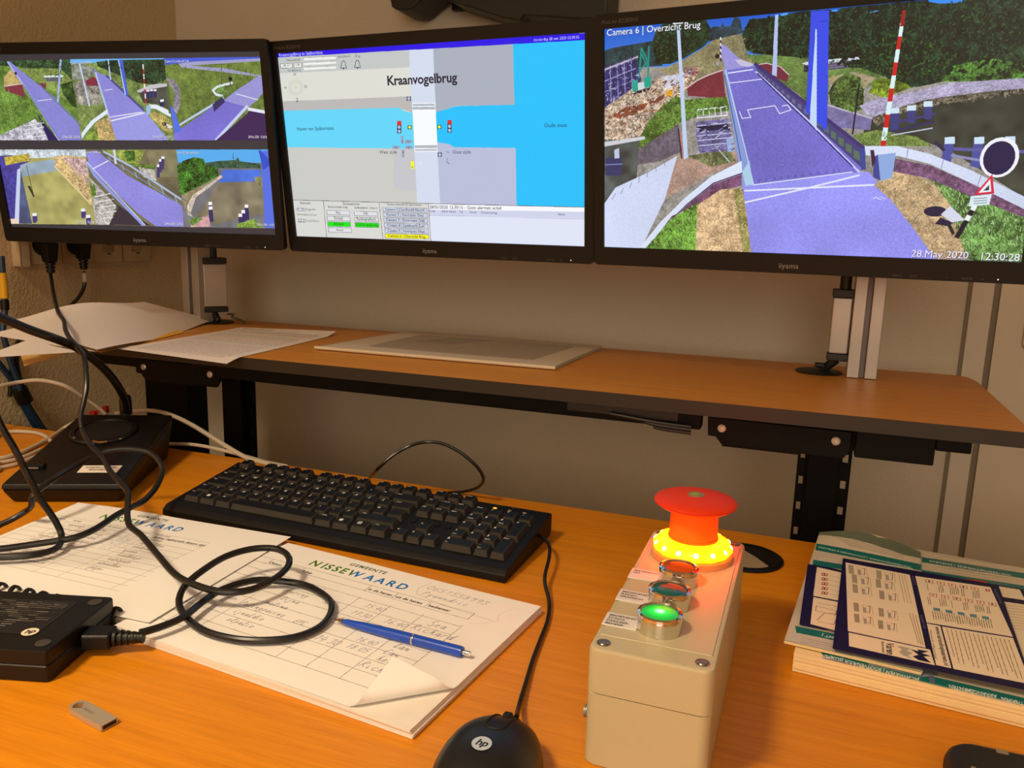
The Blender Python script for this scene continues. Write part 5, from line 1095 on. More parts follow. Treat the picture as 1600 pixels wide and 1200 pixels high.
# plugs in the sockets
def plug(t, pd, pb, py):
    yd = AX(pd, 400, XL+.022).y; e = AX(pb, py, -1.262); y = e.y
    bm = nb(); add_lathe(bm, ((.0193, 0), (.0193, .012), (.017, .017), (0, .018)), n=28); onleft(bm, yd, SZ, XL+.0142); t.part('plug', bm, BLACK)
    q = nb(); z1 = e.z+.006; add_hull(q, [(XL+.025, y-.0135, SZ+.004), (XL+.048, y-.0135, SZ+.004), (XL+.048, y+.0135, SZ+.004), (XL+.025, y+.0135, SZ+.004)], [(XL+.030, y-.0095, z1+.016), (XL+.046, y-.0095, z1+.016), (XL+.046, y+.0095, z1+.016), (XL+.030, y+.0095, z1+.016)], .003)
    t.part('plug_body', q, BLACK)
    q = nb()
    for k in range(3): add_lathe(q, ((.0085-k*.0007, -k*.006), (.0085-k*.0007, -.0035-k*.006), (.0055, -.0038-k*.006), (.0055, -.006-k*.006)), (e.x, y, z1+.0155), 14)
    t.part('strain_relief', q, BLACK)
plug(t, 72, 80, 430)
t2 = Th('power_cable', 'second black cord hanging from the second wall plug with a white tag', 'cable', tuple(AX(130, 425, -1.262)))
plug(t2, 124, 131.5, 424)
bl = [AX(x, y, X) for x, y, X in ((131,424,-1.262),(132.5,437,-1.262),(131,449,-1.262),(124,463,-1.264),(112,476,-1.268),(98,486,-1.274),(84,493,-1.284),(66,499,-1.290),(40,510,-1.2945),(20,560,-1.2945),(15,620,-1.2945))]
t2.part('cord', add_tube(nb(), bl, .0034, 10, step=.005), CABLE)
t2.part('tag', add_tube(nb(), smooth_path([AX(131.8, 426, -1.262), AX(132.6, 437, -1.262), AX(132.2, 441, -1.262)], .003), .0040, 12, raw=True), mat('tag_white', hx(200, 190, 175), .6), 'white cable tag')

# usb stick
u0, u1 = A(122, 1110, DZ), A(171, 1137, DZ); d = u1-u0
t = thing('usb_stick', 'small silver metal usb stick lying on the desk near the bottom left', 'usb stick', (u0.x, u0.y, DZ), (0, 0, math.atan2(d.y, d.x)))
Lu, hw = d.length+.0005, .0061
bm = nb(); n = 14
out = [(Lu, -hw), (Lu, hw)]+[(.0015+hw*math.cos(PI/2+PI*k/n)-.0, hw*math.sin(PI/2+PI*k/n)) for k in range(n+1)]
hole = [(.0018+.0042*math.cos(2*PI*k/20), .0042*math.sin(2*PI*k/20)) for k in range(20)]
nO = 40; 
def resamp(pts, n):
    P_ = [Vector((*p, 0)) for p in pts]; P_.append(P_[0]); L_ = [0]
    for a_, b_ in zip(P_, P_[1:]): L_.append(L_[-1]+(b_-a_).length)
    out_ = []
    for k in range(n):
        s = L_[-1]*k/n; j = max(i for i in range(len(L_)) if L_[i] <= s+1e-9); j = min(j, len(P_)-2); out_.append(P_[j].lerp(P_[j+1], (s-L_[j])/max(1e-9, L_[j+1]-L_[j])))
    return out_
oc = [Vector((*p, 0)) for p in out]; hc = [Vector((.0018, 0, 0))+Vector((.0042*math.cos(a_), .0042*math.sin(a_), 0)) for a_ in [math.atan2(p.y, p.x-.0018) for p in oc]]
rings = [[bm.verts.new((p.x, p.y, z)) for p in L_] for L_, z in ((oc, .0005), (oc, .0046), (hc, .0046), (hc, .0005))]
N_ = len(oc)
for a_, b_ in zip(rings, rings[1:]+rings[:1]):
    for k in range(N_): bm.faces.new((a_[k], a_[(k+1) % N_], b_[(k+1) % N_], b_[k]))
obj('metal_case', bm, mat('nickel', hx(186, 172, 150), .35, .45), t, smooth=20)
obj('port_opening', add_box(nb(), Lu-.0001, Lu+.0002, -hw+.0012, hw-.0012, .0013, .0040), mat('port_black', hx(6, 6, 6), .6), t)
bm = nb(); add_text(bm, 'Intenso', Matrix.Translation((.0072, -.0012, .00468)), .0040, 0, 1, 'l', shear=.2); obj('engraving', bm, mat('engraving_bright', hx(235, 225, 200), .25, 1.0), t, smooth=0)
# ================================================================== control box with the emergency button
bx0, bx1, by0, by1, BZ = -.1142, -.0345, .4672, .6955, .8225; SEAM = .7912
bcx = (bx0+bx1)/2
t = Th('control_box', 'cream plastic control box with red mushroom button, glowing yellow ring and three push buttons', 'control box', (bcx, (by0+by1)/2, DZ))
bm = nb(); add_prism(bm, rrect(bx0+.0002, bx1-.0002, by0+.0002, by1-.0002, .0074, 5), DZ+.0005, SEAM-.0003, .0005, 1); t.part('body', bm, BOX)
bm = nb(); rings = []
for ins, z in ((.0006, SEAM), (0, SEAM+.0005), (0, BZ-.003), (.0009, BZ-.0009), (.003, BZ)): rings.append([bm.verts.new((p[0], p[1], z)) for p in rrect(bx0+ins, bx1-ins, by0+ins, by1-ins, .0075-ins, 5)])
bm.faces.new(rings[0][::-1]); bm.faces.new(rings[-1])
for a_, b_ in zip(rings, rings[1:]):
    for k in range(len(a_)): bm.faces.new((a_[k], a_[(k+1) % len(a_)], b_[(k+1) % len(a_)], b_[k]))
lid = t.part('lid', bm, BOX)
bm = nb(); add_prism(bm, rrect(bx0+.0035, bx1-.0035, by0+.0185, by1-.0185, .001, 2), BZ-.0002, BZ+.0007, .0004, 1); t.part('raised_panel', bm, BOX, parent=lid)
for x in (bx0+.0085, bx1-.0085):
    for y in (by0+.0088, by1-.0088):
        bm = nb(); add_lathe(bm, ((.0046, .0001), (.0046, .0004), (.0036, .0002), (.0030, .0008), (0, .0009)), (x, y, BZ), 20); add_box(bm, x-.0025, x+.0025, y-.0004, y+.0004, BZ+.0008, BZ+.0011); t.part('screw', bm, mat('screw_steel', hx(150, 140, 125), .3, .9), parent=lid)
bm = nb()
for k in range(7): add_lathe(bm, ((.0056-.0002*k, .0012*k), (.0056-.0002*k, .0012*k+.0008), (.0049-.0002*k, .0012*k+.0009), (.0049-.0002*k, .0012*(k+1))), n=18)
xf(bm, Matrix.Translation((bx0+.0005, .500, .7565)) @ Matrix.Rotation(-PI/2, 4, 'Y')); t.part('cable_gland', bm, mat('gland_grey', hx(150, 148, 146), .35, .4))
# push buttons
TOPZ = BZ+.0007
def rad_emit(name, c_in, c_mid, c_out, st, r):
    m = bpy.data.materials.new(name); m.use_nodes = True; nt = m.node_tree; b = nt.nodes['Principled BSDF']; L = nt.links.new
    tc = nt.nodes.new('ShaderNodeTexCoord'); g = nt.nodes.new('ShaderNodeTexGradient'); g.gradient_type = 'SPHERICAL'
    mp = nt.nodes.new('ShaderNodeMapping'); mp.inputs['Scale'].default_value = (1/r, 1/r, 0.0001)
    rp = nt.nodes.new('ShaderNodeValToRGB'); e = rp.color_ramp.elements; e[0].position = .12; e[0].color = (*c_out, 1); e[1].position = .92; e[1].color = (*c_in, 1)
    q = e.new(.62); q.color = (*c_mid, 1)
    L(tc.outputs['Object'], mp.inputs['Vector']); L(mp.outputs['Vector'], g.inputs['Vector']); L(g.outputs['Fac'], rp.inputs['Fac']); L(rp.outputs['Color'], b.inputs['Emission Color'])
    b.inputs['Emission Strength'].default_value = st; b.inputs['Base Color'].default_value = (.02, .12, .06, 1); b.inputs['Roughness'].default_value = .25
    return m
LENS = [(mat('lens_amber', hx(150, 84, 34), .16, spec=.7), 'unlit amber brown lens'), (mat('lens_green_off', hx(12, 92, 78), .14, spec=.7), 'unlit dark green lens'), (rad_emit('lens_green_lit', (.70, 1.0, .90), (.0, .95, .03), (.0, .40, .02), 1.0, .0118), 'lit bright green lens')]
for k, y in enumerate((.588, .5465, .5075)):
    cx = -.0758
    bm = nb(); add_lathe(bm, ((.0149, 0), (.0149, .0088), (.0145, .0100), (.0150, .0106), (.0148, .0122), (.0132, .0128), (.0122, .0118), (.0122, .0060), (0, .0060)), (cx, y, TOPZ+.0001), 40)
    add_box(bm, cx-.0016, cx+.0016, y-.0151, y-.0140, TOPZ+.0002, TOPZ+.0016); P_ = t.part('push_button_bezel', bm, CHROME)
    o = obj('lens', add_lathe(nb(), ((.0120, -.004), (.0120, .0004), (.0105, .0011), (.006, .0016), (0, .0018)), n=36), LENS[k][0], P_, label=LENS[k][1])
    o.location = Vector((cx, y, TOPZ+.0112))-Vector(t.org)
LSP = 1.0*.0186/(text_tris('BEDIENING', .0037, 1)[1])
LP = mat('label_white', hx(222, 216, 210), .35)
for (x0, x1, yf, ln) in ((-.1130, -.0905, .5795, ('BEDIENING', 'UIT')), (-.1130, -.0895, .5385, ('BEDIENING', 'RADIO-', 'GRAFISCH')), (-.1130, -.0895, .4985, ('BEDIENING', 'SCADA', 'PARKEER-', 'BEHEER'))):
    d_ = .0185; bm = nb(); add_box(bm, x0, x1, yf, yf+d_, TOPZ, TOPZ+.0009, .0002, 1); pp = t.part('label_plate', bm, LP, smooth=0)
    bm = nb()
    for k, s_ in enumerate(ln): add_text(bm, s_, Matrix.Translation((x0+.0021, yf+d_-.0052-k*.0041, TOPZ+.00096)), .0037, 1, LSP)
    t.part('lettering', bm, mat('ink_black', hx(30, 28, 30), .6), parent=pp, smooth=0)
# emergency button
ex, ey = -.0735, .6440
REDM = mat('mushroom_red', hx(226, 56, 16), .5, spec=.2)
STEM = mat('stem_red', hx(250, 116, 22), .5, spec=.2)
zc = AY(1085, 786, ey).z
bm = nb(); add_lathe(bm, ((.0325, 0), (.0325, .0045), (.031, .0055), (0, .0055)), (ex, ey, TOPZ+.0001), 40); t.part('button_base', bm, mat('base_glow_orange', hx(232, 150, 84), .45))  # orange glow of the ring put into the base colour
RINGM = mat('ring_amber', hx(255, 190, 30), .3, emit=(1.0, .036, .0002), estr=27)
bm = nb(); add_lathe(bm, ((.0215, .0056), (.0300, .0060), (.0318, .0085), (.0305, .0120), (.0270, .0152), (.0215, .0165)), (ex, ey, TOPZ+.0001), 96, scallop=.018, sn=14); t.part('light_ring', bm, RINGM, 'glowing scalloped yellow ring')
LEDB = mat('ring_led', (1, 1, .8), .3, emit=(1.0, .60, .10), estr=8)
for k in range(14):
    a_ = 2*PI*k/14; bm = nb(); add_lathe(bm, ((0, -.0006), (.0016, -.0003), (.0022, 0), (.0014, .0007), (0, .0009)), n=12)
    xf(bm, Matrix.Translation((ex+.0306*math.cos(a_), ey+.0306*math.sin(a_), TOPZ+.0122)) @ Vector((math.cos(a_)*.75, math.sin(a_)*.75, .65)).to_track_quat('Z', 'Y').to_matrix().to_4x4()); t.part('led', bm, LEDB)
zb_ = TOPZ+.0167; zcap = zc-.003
bm = nb(); add_lathe(bm, ((.0200, zb_-.003), (.0200, zb_+.0015), (.0193, zb_+.002), (.0190, zcap-.004), (.0205, zcap-.0015), (.0205, zcap)), (ex, ey, 0), 40); t.part('stem', bm, STEM)
bm = nb(); add_lathe(bm, ((0, zcap+.0002), (.0205, zcap+.0002), (.0300, zcap+.0018), (.0328, zcap+.0035), (.0330, zcap+.0050), (.0315, zcap+.0068), (.025, zcap+.0088), (.012, zcap+.0100), (0, zcap+.0103)), (ex, ey, 0), 56); t.part('mushroom_cap', bm, REDM)
bm = nb(); add_lathe(bm, ((.0068, .0000), (.0068, .0007), (.0058, .0009), (0, .0008)), (ex, ey, zcap+.0100), 28); wi = t.part('window_disc', bm, mat('disc_grey', hx(150, 120, 90), .3))
bm = nb(); add_lathe(bm, ((.0036, 0), (.0036, .0004), (0, .0005)), (ex-.0006, ey-.0006, zcap+.0108), 20); t.part('window_eye', bm, mat('eye_green', hx(140, 170, 70), .3), parent=wi)

# ================================================================== grommet and flat black device
gc = Vector((-.042, .867, DZ)); 
t = Th('cable_grommet', 'round black cable grommet in the desk just behind the cream control box', 'grommet', tuple(gc))
t.part('rim', add_lathe(nb(), ((.031, .0004), (.0395, .0004), (.0395, .0020), (.0370, .0034), (.0330, .0034), (.031, .0022)), tuple(gc), 44), BLACK)
cut = [( .0305*math.cos(a_), .0305*math.sin(a_)) for a_ in np.linspace(math.radians(-180), math.radians(174), 40)]
t.part('cover', xf(add_prism(nb(), cut, .0010, .0030, .0005, 1), Matrix.Translation(gc)), BLACK)
q = [A(x, y, DZ+.0032) for x, y in ((1150, 853), (1163, 860), (1180, 870), (1201, 885), (1190, 889), (1170, 888), (1150, 884))]
t.part('opening', add_hull(nb(), [(p.x, p.y, DZ+.0031) for p in q], [(p.x, p.y, DZ+.0034) for p in q]), mat('well_grey', hx(150, 132, 104), .7), 'pale gap in the grommet cover')
bm = nb(); rings = []
for ins, z in ((.003, .0005), (.0005, .003), (0, .008), (0, .013), (.0015, .0175), (.004, .0200), (.0075, .0210)):
    rings.append([bm.verts.new((p[0], p[1], DZ+z)) for p in rrect(.107+ins, .178-ins, .42+ins, .5605-ins, .020-ins, 8)])
bm.faces.new(rings[0][::-1]); bm.faces.new(rings[-1])
for a_, b_ in zip(rings, rings[1:]):
    for k in range(len(a_)): bm.faces.new((a_[k], a_[(k+1) % len(a_)], b_[(k+1) % len(a_)], b_[k]))
dvc = Th('pocket_device', 'flat black rounded device with tiny pale emblem at the bottom right corner', 'device', (.142, .49, DZ))
dvc.part('body', bm, mat('device_black', hx(26, 25, 22), .5, bump=.05, bscale=900))
e_ = A(1566, 1175, DZ+.0211); bm = nb(); add_prism(bm, rrect(e_.x-.0035, e_.x+.0035, e_.y-.0022, e_.y+.0022, .0009, 3), DZ+.0211, DZ+.0214); dvc.part('emblem', bm, mat('emblem_pale', hx(160, 150, 125), .3, .5))
e_ = A(1521, 1199, DZ+.0211); bm = nb(); add_prism(bm, circ(e_.x, e_.y-.001, .0016, 14), DZ+.0211, DZ+.0214); dvc.part('emblem_dot', bm, mat('emblem_pale', hx(160, 150, 125)))

# ================================================================== brochures and blue-framed sheets on the right
TEAL, CREAM, NAVY, GRYB = (28, 112, 108), (206, 196, 176), (24, 18, 66), (150, 160, 160)
class Sheet:
    """flat printed sheet: origin at top-left corner (far left), e along its far edge, g towards the viewer; paint with photograph-zoom points"""
    def __init__(s, tl, tr_dir, z, w_, d_, res, bg, scale, ox, oy):
        s.o = Vector((tl.x, tl.y, 0)); s.e = Vector((tr_dir.x, tr_dir.y, 0)).normalized(); s.g = Vector((s.e.y, -s.e.x, 0)); s.z, s.w, s.d = z, w_, d_
        def mp(p):
            q = A(ox+p[0]/scale, oy+p[1]/scale, z)-s.o; return (q.x*s.e.x+q.y*s.e.y)/w_*int(w_*res), (q.x*s.g.x+q.y*s.g.y)/d_*int(d_*res)
        s.c = Canvas(int(w_*res), int(d_*res), bg, mp)
    def P(s, a_, b_, z): q = s.o+s.e*(a_*s.w)+s.g*((1-b_)*s.d); return Vector((q.x, q.y, z))
def upside(c, s_, p0, p1, hgt_mm, col, res, bold=1):
    a_, b_ = c.mapf(p0), c.mapf(p1); L_ = math.hypot(b_[0]-a_[0], b_[1]-a_[1]); _, w1 = text_tris(s_, 1, bold); rot = math.atan2(b_[1]-a_[1], b_[0]-a_[0])
    c.text(s_, a_, hgt_mm*res/1000/.72, col, bold, rot, raw=True, sx=L_/(w1*hgt_mm*res/1000/.72))
COVER = mat('cover_paper', hx(196, 190, 176), .45); BLOCK = mat('booklet_pages', hx(240, 214, 162), .8, var=.07, vscale=40)
def booklet(name, label, sh, z0, mat_print, group, nlay=5, drop=None):
    t = Th(name, label, 'booklet', tuple(sh.P(.5, .5, z0)), group)
    th = (sh.z-.0008-z0)/nlay; r = random.Random(len(label))
    for k in range(nlay):
        j = r.uniform(-.0012, .0004)
        q = [sh.P(a_, b_, 0)+sh.g*(-j if b_ < .5 else j*.5)*1+sh.e*(j if a_ > .5 else 0) for a_, b_ in ((0, 0), (1, 0), (1, 1), (0, 1))]
        bm = nb(); add_hull(bm, [(p.x, p.y, z0+k*th+.0002) for p in q], [(p.x, p.y, z0+(k+1)*th) for p in q], 0); t.part('page_block', bm, BLOCK, smooth=0)
    bm = nb(); uv_grid(bm, lambda a_, b_: sh.P(a_, b_, sh.z+(drop(a_, b_) if drop else 0)), lambda a_, b_: (a_, b_), 24, 24)
    sol(bm, .0004); t.part('cover', bm, mat_print, smooth=60)
    return t
RES = 3200
# lower booklet
zb1 = .7580
fl, fr = A(1241, 1017, zb1), A(1600, 1102, zb1); e1 = (fr-fl).normalized(); g1 = Vector((e1.y, -e1.x, 0)); D1 = .292
s1 = Sheet(fl-g1*D1, e1, zb1, .215, D1, 2600, CREAM, 4.444, 1240, 980)
c = s1.c; P = c.poly
k = c.w
def band(c, y0, y1, col): c.poly([(0, y0*c.h), (c.w, y0*c.h), (c.w, y1*c.h), (0, y1*c.h)], col, raw=True)
P([(-60,110),(75,120),(520,270),(1000,390),(1700,560),(1700,620),(1000,450),(450,300),(190,245),(-60,200)], (160,172,176)); P([(100,132),(190,165),(500,240),(920,330),(1700,515),(1700,560),(920,382),(440,275),(160,185)], TEAL)
P([(215,205),(450,262),(448,292),(213,238)], (98,104,138)); P([(510,205),(820,265),(1000,310),(1000,335),(900,345),(560,270),(520,262)], (142,150,162)); P([(935,335),(975,340),(985,392),(945,385)], (96,108,142))
upside(c, 'JACHTHAVEN | BOOTVERHUUR (SLOEPEN)', (872,356), (186,180), 5.2, (235,240,235), 2600); upside(c, 'ARRANGEMENTEN', (1408,470), (1076,398), 5.2, (235,240,235), 2600); upside(c, 'JACHTHAVEN', (1690,540), (1440,484), 5.2, (235,240,235), 2600)
c.mapf_old = c.mapf
def remap(sh, scale, ox, oy):
    def mp(p):
        q = A(ox+p[0]/scale, oy+p[1]/scale, sh.z)-sh.o; return (q.x*sh.e.x+q.y*sh.e.y)/sh.w*sh.c.w, (q.x*sh.g.x+q.y*sh.g.y)/sh.d*sh.c.h
    sh.c.mapf = mp
remap(s1, 4.706, 1260, 830)
P([(850,190),(1610,310),(1610,350),(850,228)], TEAL); P([(850,285),(1610,402),(1610,440),(850,322)], TEAL); upside(c, 'WATERSPORTWINKEL | STALLING', (1500,318), (905,214), 4.5, (225,235,230), 2600)
r = random.Random(4)
for q in range(9):
    y = 150+q*15; c.line([(900+r.uniform(0, 120), y+r.uniform(0, 8)), (1300+r.uniform(0, 250), y+72)], 1.6, (140,132,116))
for q in range(6): c.line([(980+r.uniform(0, 120), 258+q*17), (1500, 330+q*17)], 1.6, (146,136,120))
P([(1180,350),(1330,370),(1330,385),(1180,365)], (206,52,40))
booklet('booklet', 'thick teal banded booklet at the bottom of the brochure pile, cream page edges showing', s1, DZ+.0004, print_mat('lower_booklet_print', c, .4), 'brochures on the right of the desk', 5, lambda a_, b_: -.004*max(0, 1-a_/.12)*max(0, 1-b_/.15))
# upper booklet (left, curled far corner)
zb2 = .7612
fl, bl = A(1244, 1004, zb2), A(1280, 834, zb2); e2 = (A(1440, 862, zb2)-bl).normalized(); g2 = Vector((e2.y, -e2.x, 0)); D2 = (fl-bl).dot(g2)
s2 = Sheet(bl, e2, zb2, .101, D2, 3200, CREAM, 4.706, 1260, 830)
c = s2.c; P = c.poly
P([(40,0),(250,20),(520,100),(850,130),(850,200),(720,185),(400,110),(100,40),(60,50)], (104,116,100)); P([(75,92),(850,245),(850,292),(65,138)], TEAL); P([(50,210),(400,265),(850,300),(850,420),(40,320)], TEAL)
upside(c, 'WATERSPORTWINKEL | JACHTHAVEN & STALLING', (770,262), (90,112), 3.6, (222,234,230), 3200); upside(c, 'RESTAURANT | ARRANGEMENTEN', (780,272), (360,206), 3.0, (222,234,230), 3200)
for q in range(7): c.line([(190+q*20, 62+q*10), (715, 150+q*9)], 2, (96,92,84))
remap(s2, 4.444, 1240, 980)
P([(10,-10),(360,60),(360,108),(20,38)], TEAL); upside(c, 'RESTAURANT |', (500,118), (196,46), 4.2, (225,238,232), 3200)
P([(-10,40),(400,120),(400,260),(-20,180)], (200,196,186)); [c.line([(50,70+q*16),(300,128+q*16)], 1.8, (120,112,104)) for q in range(3)]
booklet('booklet', 'thin booklet with a grey-green far edge lying on the thick booklet', s2, zb1+.0006, print_mat('upper_booklet_print', c, .4), 'brochures on the right of the desk', 2, lambda a_, b_: .010*max(0, b_-.86)/.14*math.sin(a_*3+.2) if b_ > .86 else 0)
PS = mat('sheet_edge', hx(236, 226, 206), .8)
def flat_sheet(label, sh, mat_print, wav=0):
    t = Th('brochure', label, 'brochure', tuple(sh.P(.5, .5, sh.z)), 'blue framed leaflets')
    bm = nb(); uv_grid(bm, lambda a_, b_: sh.P(a_, b_, sh.z+wav*math.sin(a_*4)*b_), lambda a_, b_: (a_, b_), 16, 16); sol(bm, .0005)
    t.part('printed_sheet', bm, mat_print, smooth=60); return t
LCR = (240, 224, 194)
# right lower leaflet
z3 = .7592
s3 = Sheet(A(1470, 900, z3)+Vector((0, .0, 0)), Vector((1, -.02, 0)), z3, .070, .20, 2600, LCR, 5.517, 1310, 870)
c = s3.c; c.poly([(1380,340),(1700,390),(1700,425),(1390,380)], NAVY)
for q in range(9): c.line([(1400, 410+q*24), (1620, 436+q*24)], 2, (180,150,110))
c.line([(3, 3), (c.w-4, 3), (c.w-4, c.h-4), (3, c.h-4), (3, 3)], 8, NAVY, raw=True)
flat_sheet('blue framed leaflet mostly hidden beneath the others at the right picture edge', s3, print_mat('leaflet_c_print', c, .5))
# left leaflet
z1 = .7630
tl, bl_, br_ = A(1262, 881, z1), A(1249, 975, z1), A(1318, 1000, z1); gdir = (bl_-tl).normalized(); ed = Vector((-gdir.y, gdir.x, 0))
s1b = Sheet(tl, ed, z1, .10, (bl_-tl).length+.0, 4200, LCR, 3.158, 1220, 820)
c = s1b.c; P = c.poly
P([(100,180),(330,230),(330,640),(60,560)], NAVY); P([(178,208),(340,245),(340,385),(160,350)], LCR); P([(160,356),(340,392),(340,540),(146,490)], LCR)
for q in range(5):
    x, y = 204, 236+q*23; P([(x,y),(x+30,y+5),(x+26,y+18),(x-4,y+14)], (176,52,44)); P([(x+4,y+4),(x+26,y+7),(x+23,y+14),(x+1,y+11)], LCR); P([(x+10,y+5),(x+16,y+6),(x+14,y+13),(x+8,y+12)], (60,30,60)); c.line([(240,y+14),(300,y+26)], 2, (130,110,90))
for a_ in ([(175,400),(275,425),(270,445),(172,425),(175,400)], [(180,470),(215,435),(285,440),(262,492),(185,478)], [(185,385),(280,404)]): c.line(a_, 2.4, (120,100,90))
flat_sheet('navy framed leaflet under the largest leaflet, its left part showing small red signs', s1b, print_mat('leaflet_a_print', c, .5))
# main leaflet
z2 = .7650
tl, bl_, tr_ = A(1317, 872, z2), A(1321, 1017, z2), A(1560, 914, z2)
s2b = Sheet(tl, (tr_-tl), z2, (tr_-tl).length, abs((bl_-tl).dot(Vector(((tr_-tl).normalized().y, -(tr_-tl).normalized().x, 0)))), 5200, NAVY, 5.517, 1310, 870)
c = s2b.c; P = c.poly; Ln = c.line
P([(62,48),(615,155),(752,785),(82,640)], LCR); P([(88,652),(790,800),(832,935),(92,770)], LCR); P([(662,165),(1310,262),(1505,690),(760,566)], LCR); P([(762,574),(878,596),(975,962),(842,932)], LCR); P([(892,600),(1505,700),(1660,1100),(992,966)], LCR)
INKB = (92, 76, 62)
for gx, gy in ((90,70), (120,150), (125,235), (135,395), (140,490), (330,115), (325,190), (355,290), (350,440), (345,545)):
    for q in range(4): Ln([(gx+q*11, gy+q*2), (gx+6+q*11, gy+72+q*2)], 3.2, INKB)
    bx_, by_ = gx+72, gy+18
    if gx+72 < 470: Ln([(bx_,by_),(bx_+80,by_+14),(bx_+92,by_+88),(bx_+12,by_+72),(bx_,by_)], 1.6, (170,140,110)); P([(bx_+5,by_+20),(bx_+30,by_+24),(bx_+36,by_+70),(bx_+12,by_+66)], (168,160,150)); Ln([(bx_+40,by_+14),(bx_+66,by_+12),(bx_+62,by_+70),(bx_+40,by_+62)], 3, (120,70,70))
for q in range(3): Ln([(520+q*25, 150+q*4), (570+q*28, 390+q*6)], 2, (150,124,96)); Ln([(612+q*26, 485+q*6), (690+q*20, 745+q*8)], 2.6, (140,116,90))
for row_, (yy, n_) in enumerate(((195,5), (312,6))):
    for q in range(n_):
        x, y = (752+q*98, yy+q*16) if row_ == 0 else (785+q*102, yy+q*16)
        Ln([(x,y),(x+60,y+10),(x+64,y+36),(x+6,y+26),(x,y)], 3, (176,56,48)); P([(x+22,y+8),(x+36,y+10),(x+38,y+26),(x+24,y+24)], (206,120,100) if (q+row_) % 3 else (90,30,50))
        for w_ in range(1+(q*2+row_) % 5): Ln([(x+14+w_*16-row_*30, y+36), (x+22+w_*17-row_*26, y+98)], 2.4, INKB)
P([(1268,275),(1282,277),(1284,300),(1270,298)], (190,50,44)); P([(1292,279),(1304,281),(1306,302),(1294,300)], (190,50,44))
for q in range(5):
    x, y = 816+q*105, 436+q*18; P([(x,y),(x+60,y+10),(x+64,y+36),(x+4,y+26)], (96,140,160)); 
    for w_ in range(5): Ln([(x-6+w_*20, y+34), (x+8+w_*21, y+105)], 2.6, INKB)
for q in range(15): Ln([(935+q*38, 620+q*7), (1000+q*42, 905+q*11 if q % 3 else 860+q*11)], 2.6, (128,104,80))
def along(s_, p0, p1, hgt, col, bold):
    a_, b_ = c.mapf(p0), c.mapf(p1); L_ = math.hypot(b_[0]-a_[0], b_[1]-a_[1]); _, w1 = text_tris(s_, 1, bold); c.text(s_, a_, hgt, col, bold, math.atan2(b_[1]-a_[1], b_[0]-a_[0]), raw=True, sx=L_/(w1*hgt))
cm = lambda p: c.mapf(p)
hV = abs(cm((480,745))[0]-cm((412,735))[0])/.72
along('Varen', (412,738), (418,838), hV, (40,24,50), 1); along('doe je samen!', (372,728), (378,826), hV*.36, (40,24,50), 1)
P([(505,770),(560,775),(620,790),(590,810),(640,830),(600,850),(640,880),(560,850),(520,820),(550,800)], (176,170,160)); P([(615,795),(690,815),(680,798),(780,815),(720,830),(800,858),(735,858),(800,915),(690,890),(640,858),(690,845),(650,815)], NAVY)
along('www.varendoejesamen.nl', (832,600), (915,935), hV*.62, (52,36,60), 1); along('Nautisch infoportaal', (785,630), (835,880), hV*.3, (70,56,66), 0)
for p0, p1 in (((632,165),(655,240)), ((705,500),(740,615)), ((1340,275),(1398,400)), ((1545,720),(1590,830))): along('Regelgeving', p0, p1, hV*.34, (120,112,150), 0)
flat_sheet('largest navy framed leaflet lying on top of the brochure pile', s2b, print_mat('leaflet_b_print', c, .5))

# ================================================================== papers on the shelf
# printed letter sheet hanging slightly over the front edge
fl, fr, br, bl = Vector((-.936, .893, 0)), Vector((-.738, .889, 0)), Vector((-.757, 1.192, 0)), Vector((-.950, 1.186, 0))
c = Canvas(840, 1188, (226, 214, 206)); r = random.Random(2)
for q in range(34):
    if q in (5, 6, 19): continue
    x = 70
    while x < 760: w_ = r.uniform(20, 80); c.line([(x, 110+q*30), (min(x+w_, 770), 110+q*30)], 7, ((196, 150, 140) if 10 < q < 15 else (150, 140, 136)), raw=True); x += w_+9
c.line([(70, 60), (330, 60)], 14, (120, 112, 110), raw=True)
def shp(a_, b_):
    p = (fl.lerp(fr, a_)).lerp(bl.lerp(br, a_), b_); z = SZT+.0012+.0015*math.sin(a_*5)*b_*(1-b_)+(.006*max(0, b_-.9)/.1*a_)
    if p.y < SY0: z = z-.005*((SY0-p.y)/.035)**1.5*a_
    if p.y < SY0-.0: z += .0004
    return (p.x, p.y, z)
bm = nb(); uv_grid(bm, shp, lambda a_, b_: (a_, b_), 20, 40); sol(bm, .0002)
single('letter_page', bm, print_mat('letter_print', c, .85), 'printed letter page overhanging the front edge of the shelf, left of the plastic sleeve', 'paper', (-.84, 1.04, SZT), smooth=60)
# plastic sleeves with a printed plan inside
fl, fr, br, bl = Vector((-.695, 1.035, 0)), Vector((-.317, 1.040, 0)), Vector((-.309, 1.283, 0)), Vector((-.668, 1.284, 0))
t = Th('plastic_sleeve', 'clear plastic sleeve holding a faded plan, lying on the shelf under the middle monitor', 'sleeve', (-.5, 1.16, SZT))
def sl(z, ins=0, wob=0):
    def f(a_, b_):
        p = (fl.lerp(fr, ins+a_*(1-2*ins))).lerp(bl.lerp(br, ins+a_*(1-2*ins)), ins+b_*(1-2*ins)); return (p.x, p.y, SZT+z+wob*math.sin(a_*7+1)*math.sin(b_*5))
    return f
c = Canvas(1000, 680, (228, 212, 194)); c.poly([(120, 90), (900, 90), (880, 560), (150, 560)], (178, 164, 150), 'stone', .05, raw=True); c.poly([(300, 110), (520, 110), (400, 320), (230, 330)], (160, 148, 138), raw=True); c.poly([(250, 220), (340, 215), (320, 260), (240, 262)], (140, 130, 124), raw=True)
for q in range(10): c.line([(540, 140+q*36), (870, 140+q*36)], 3, (166, 152, 140), raw=True)
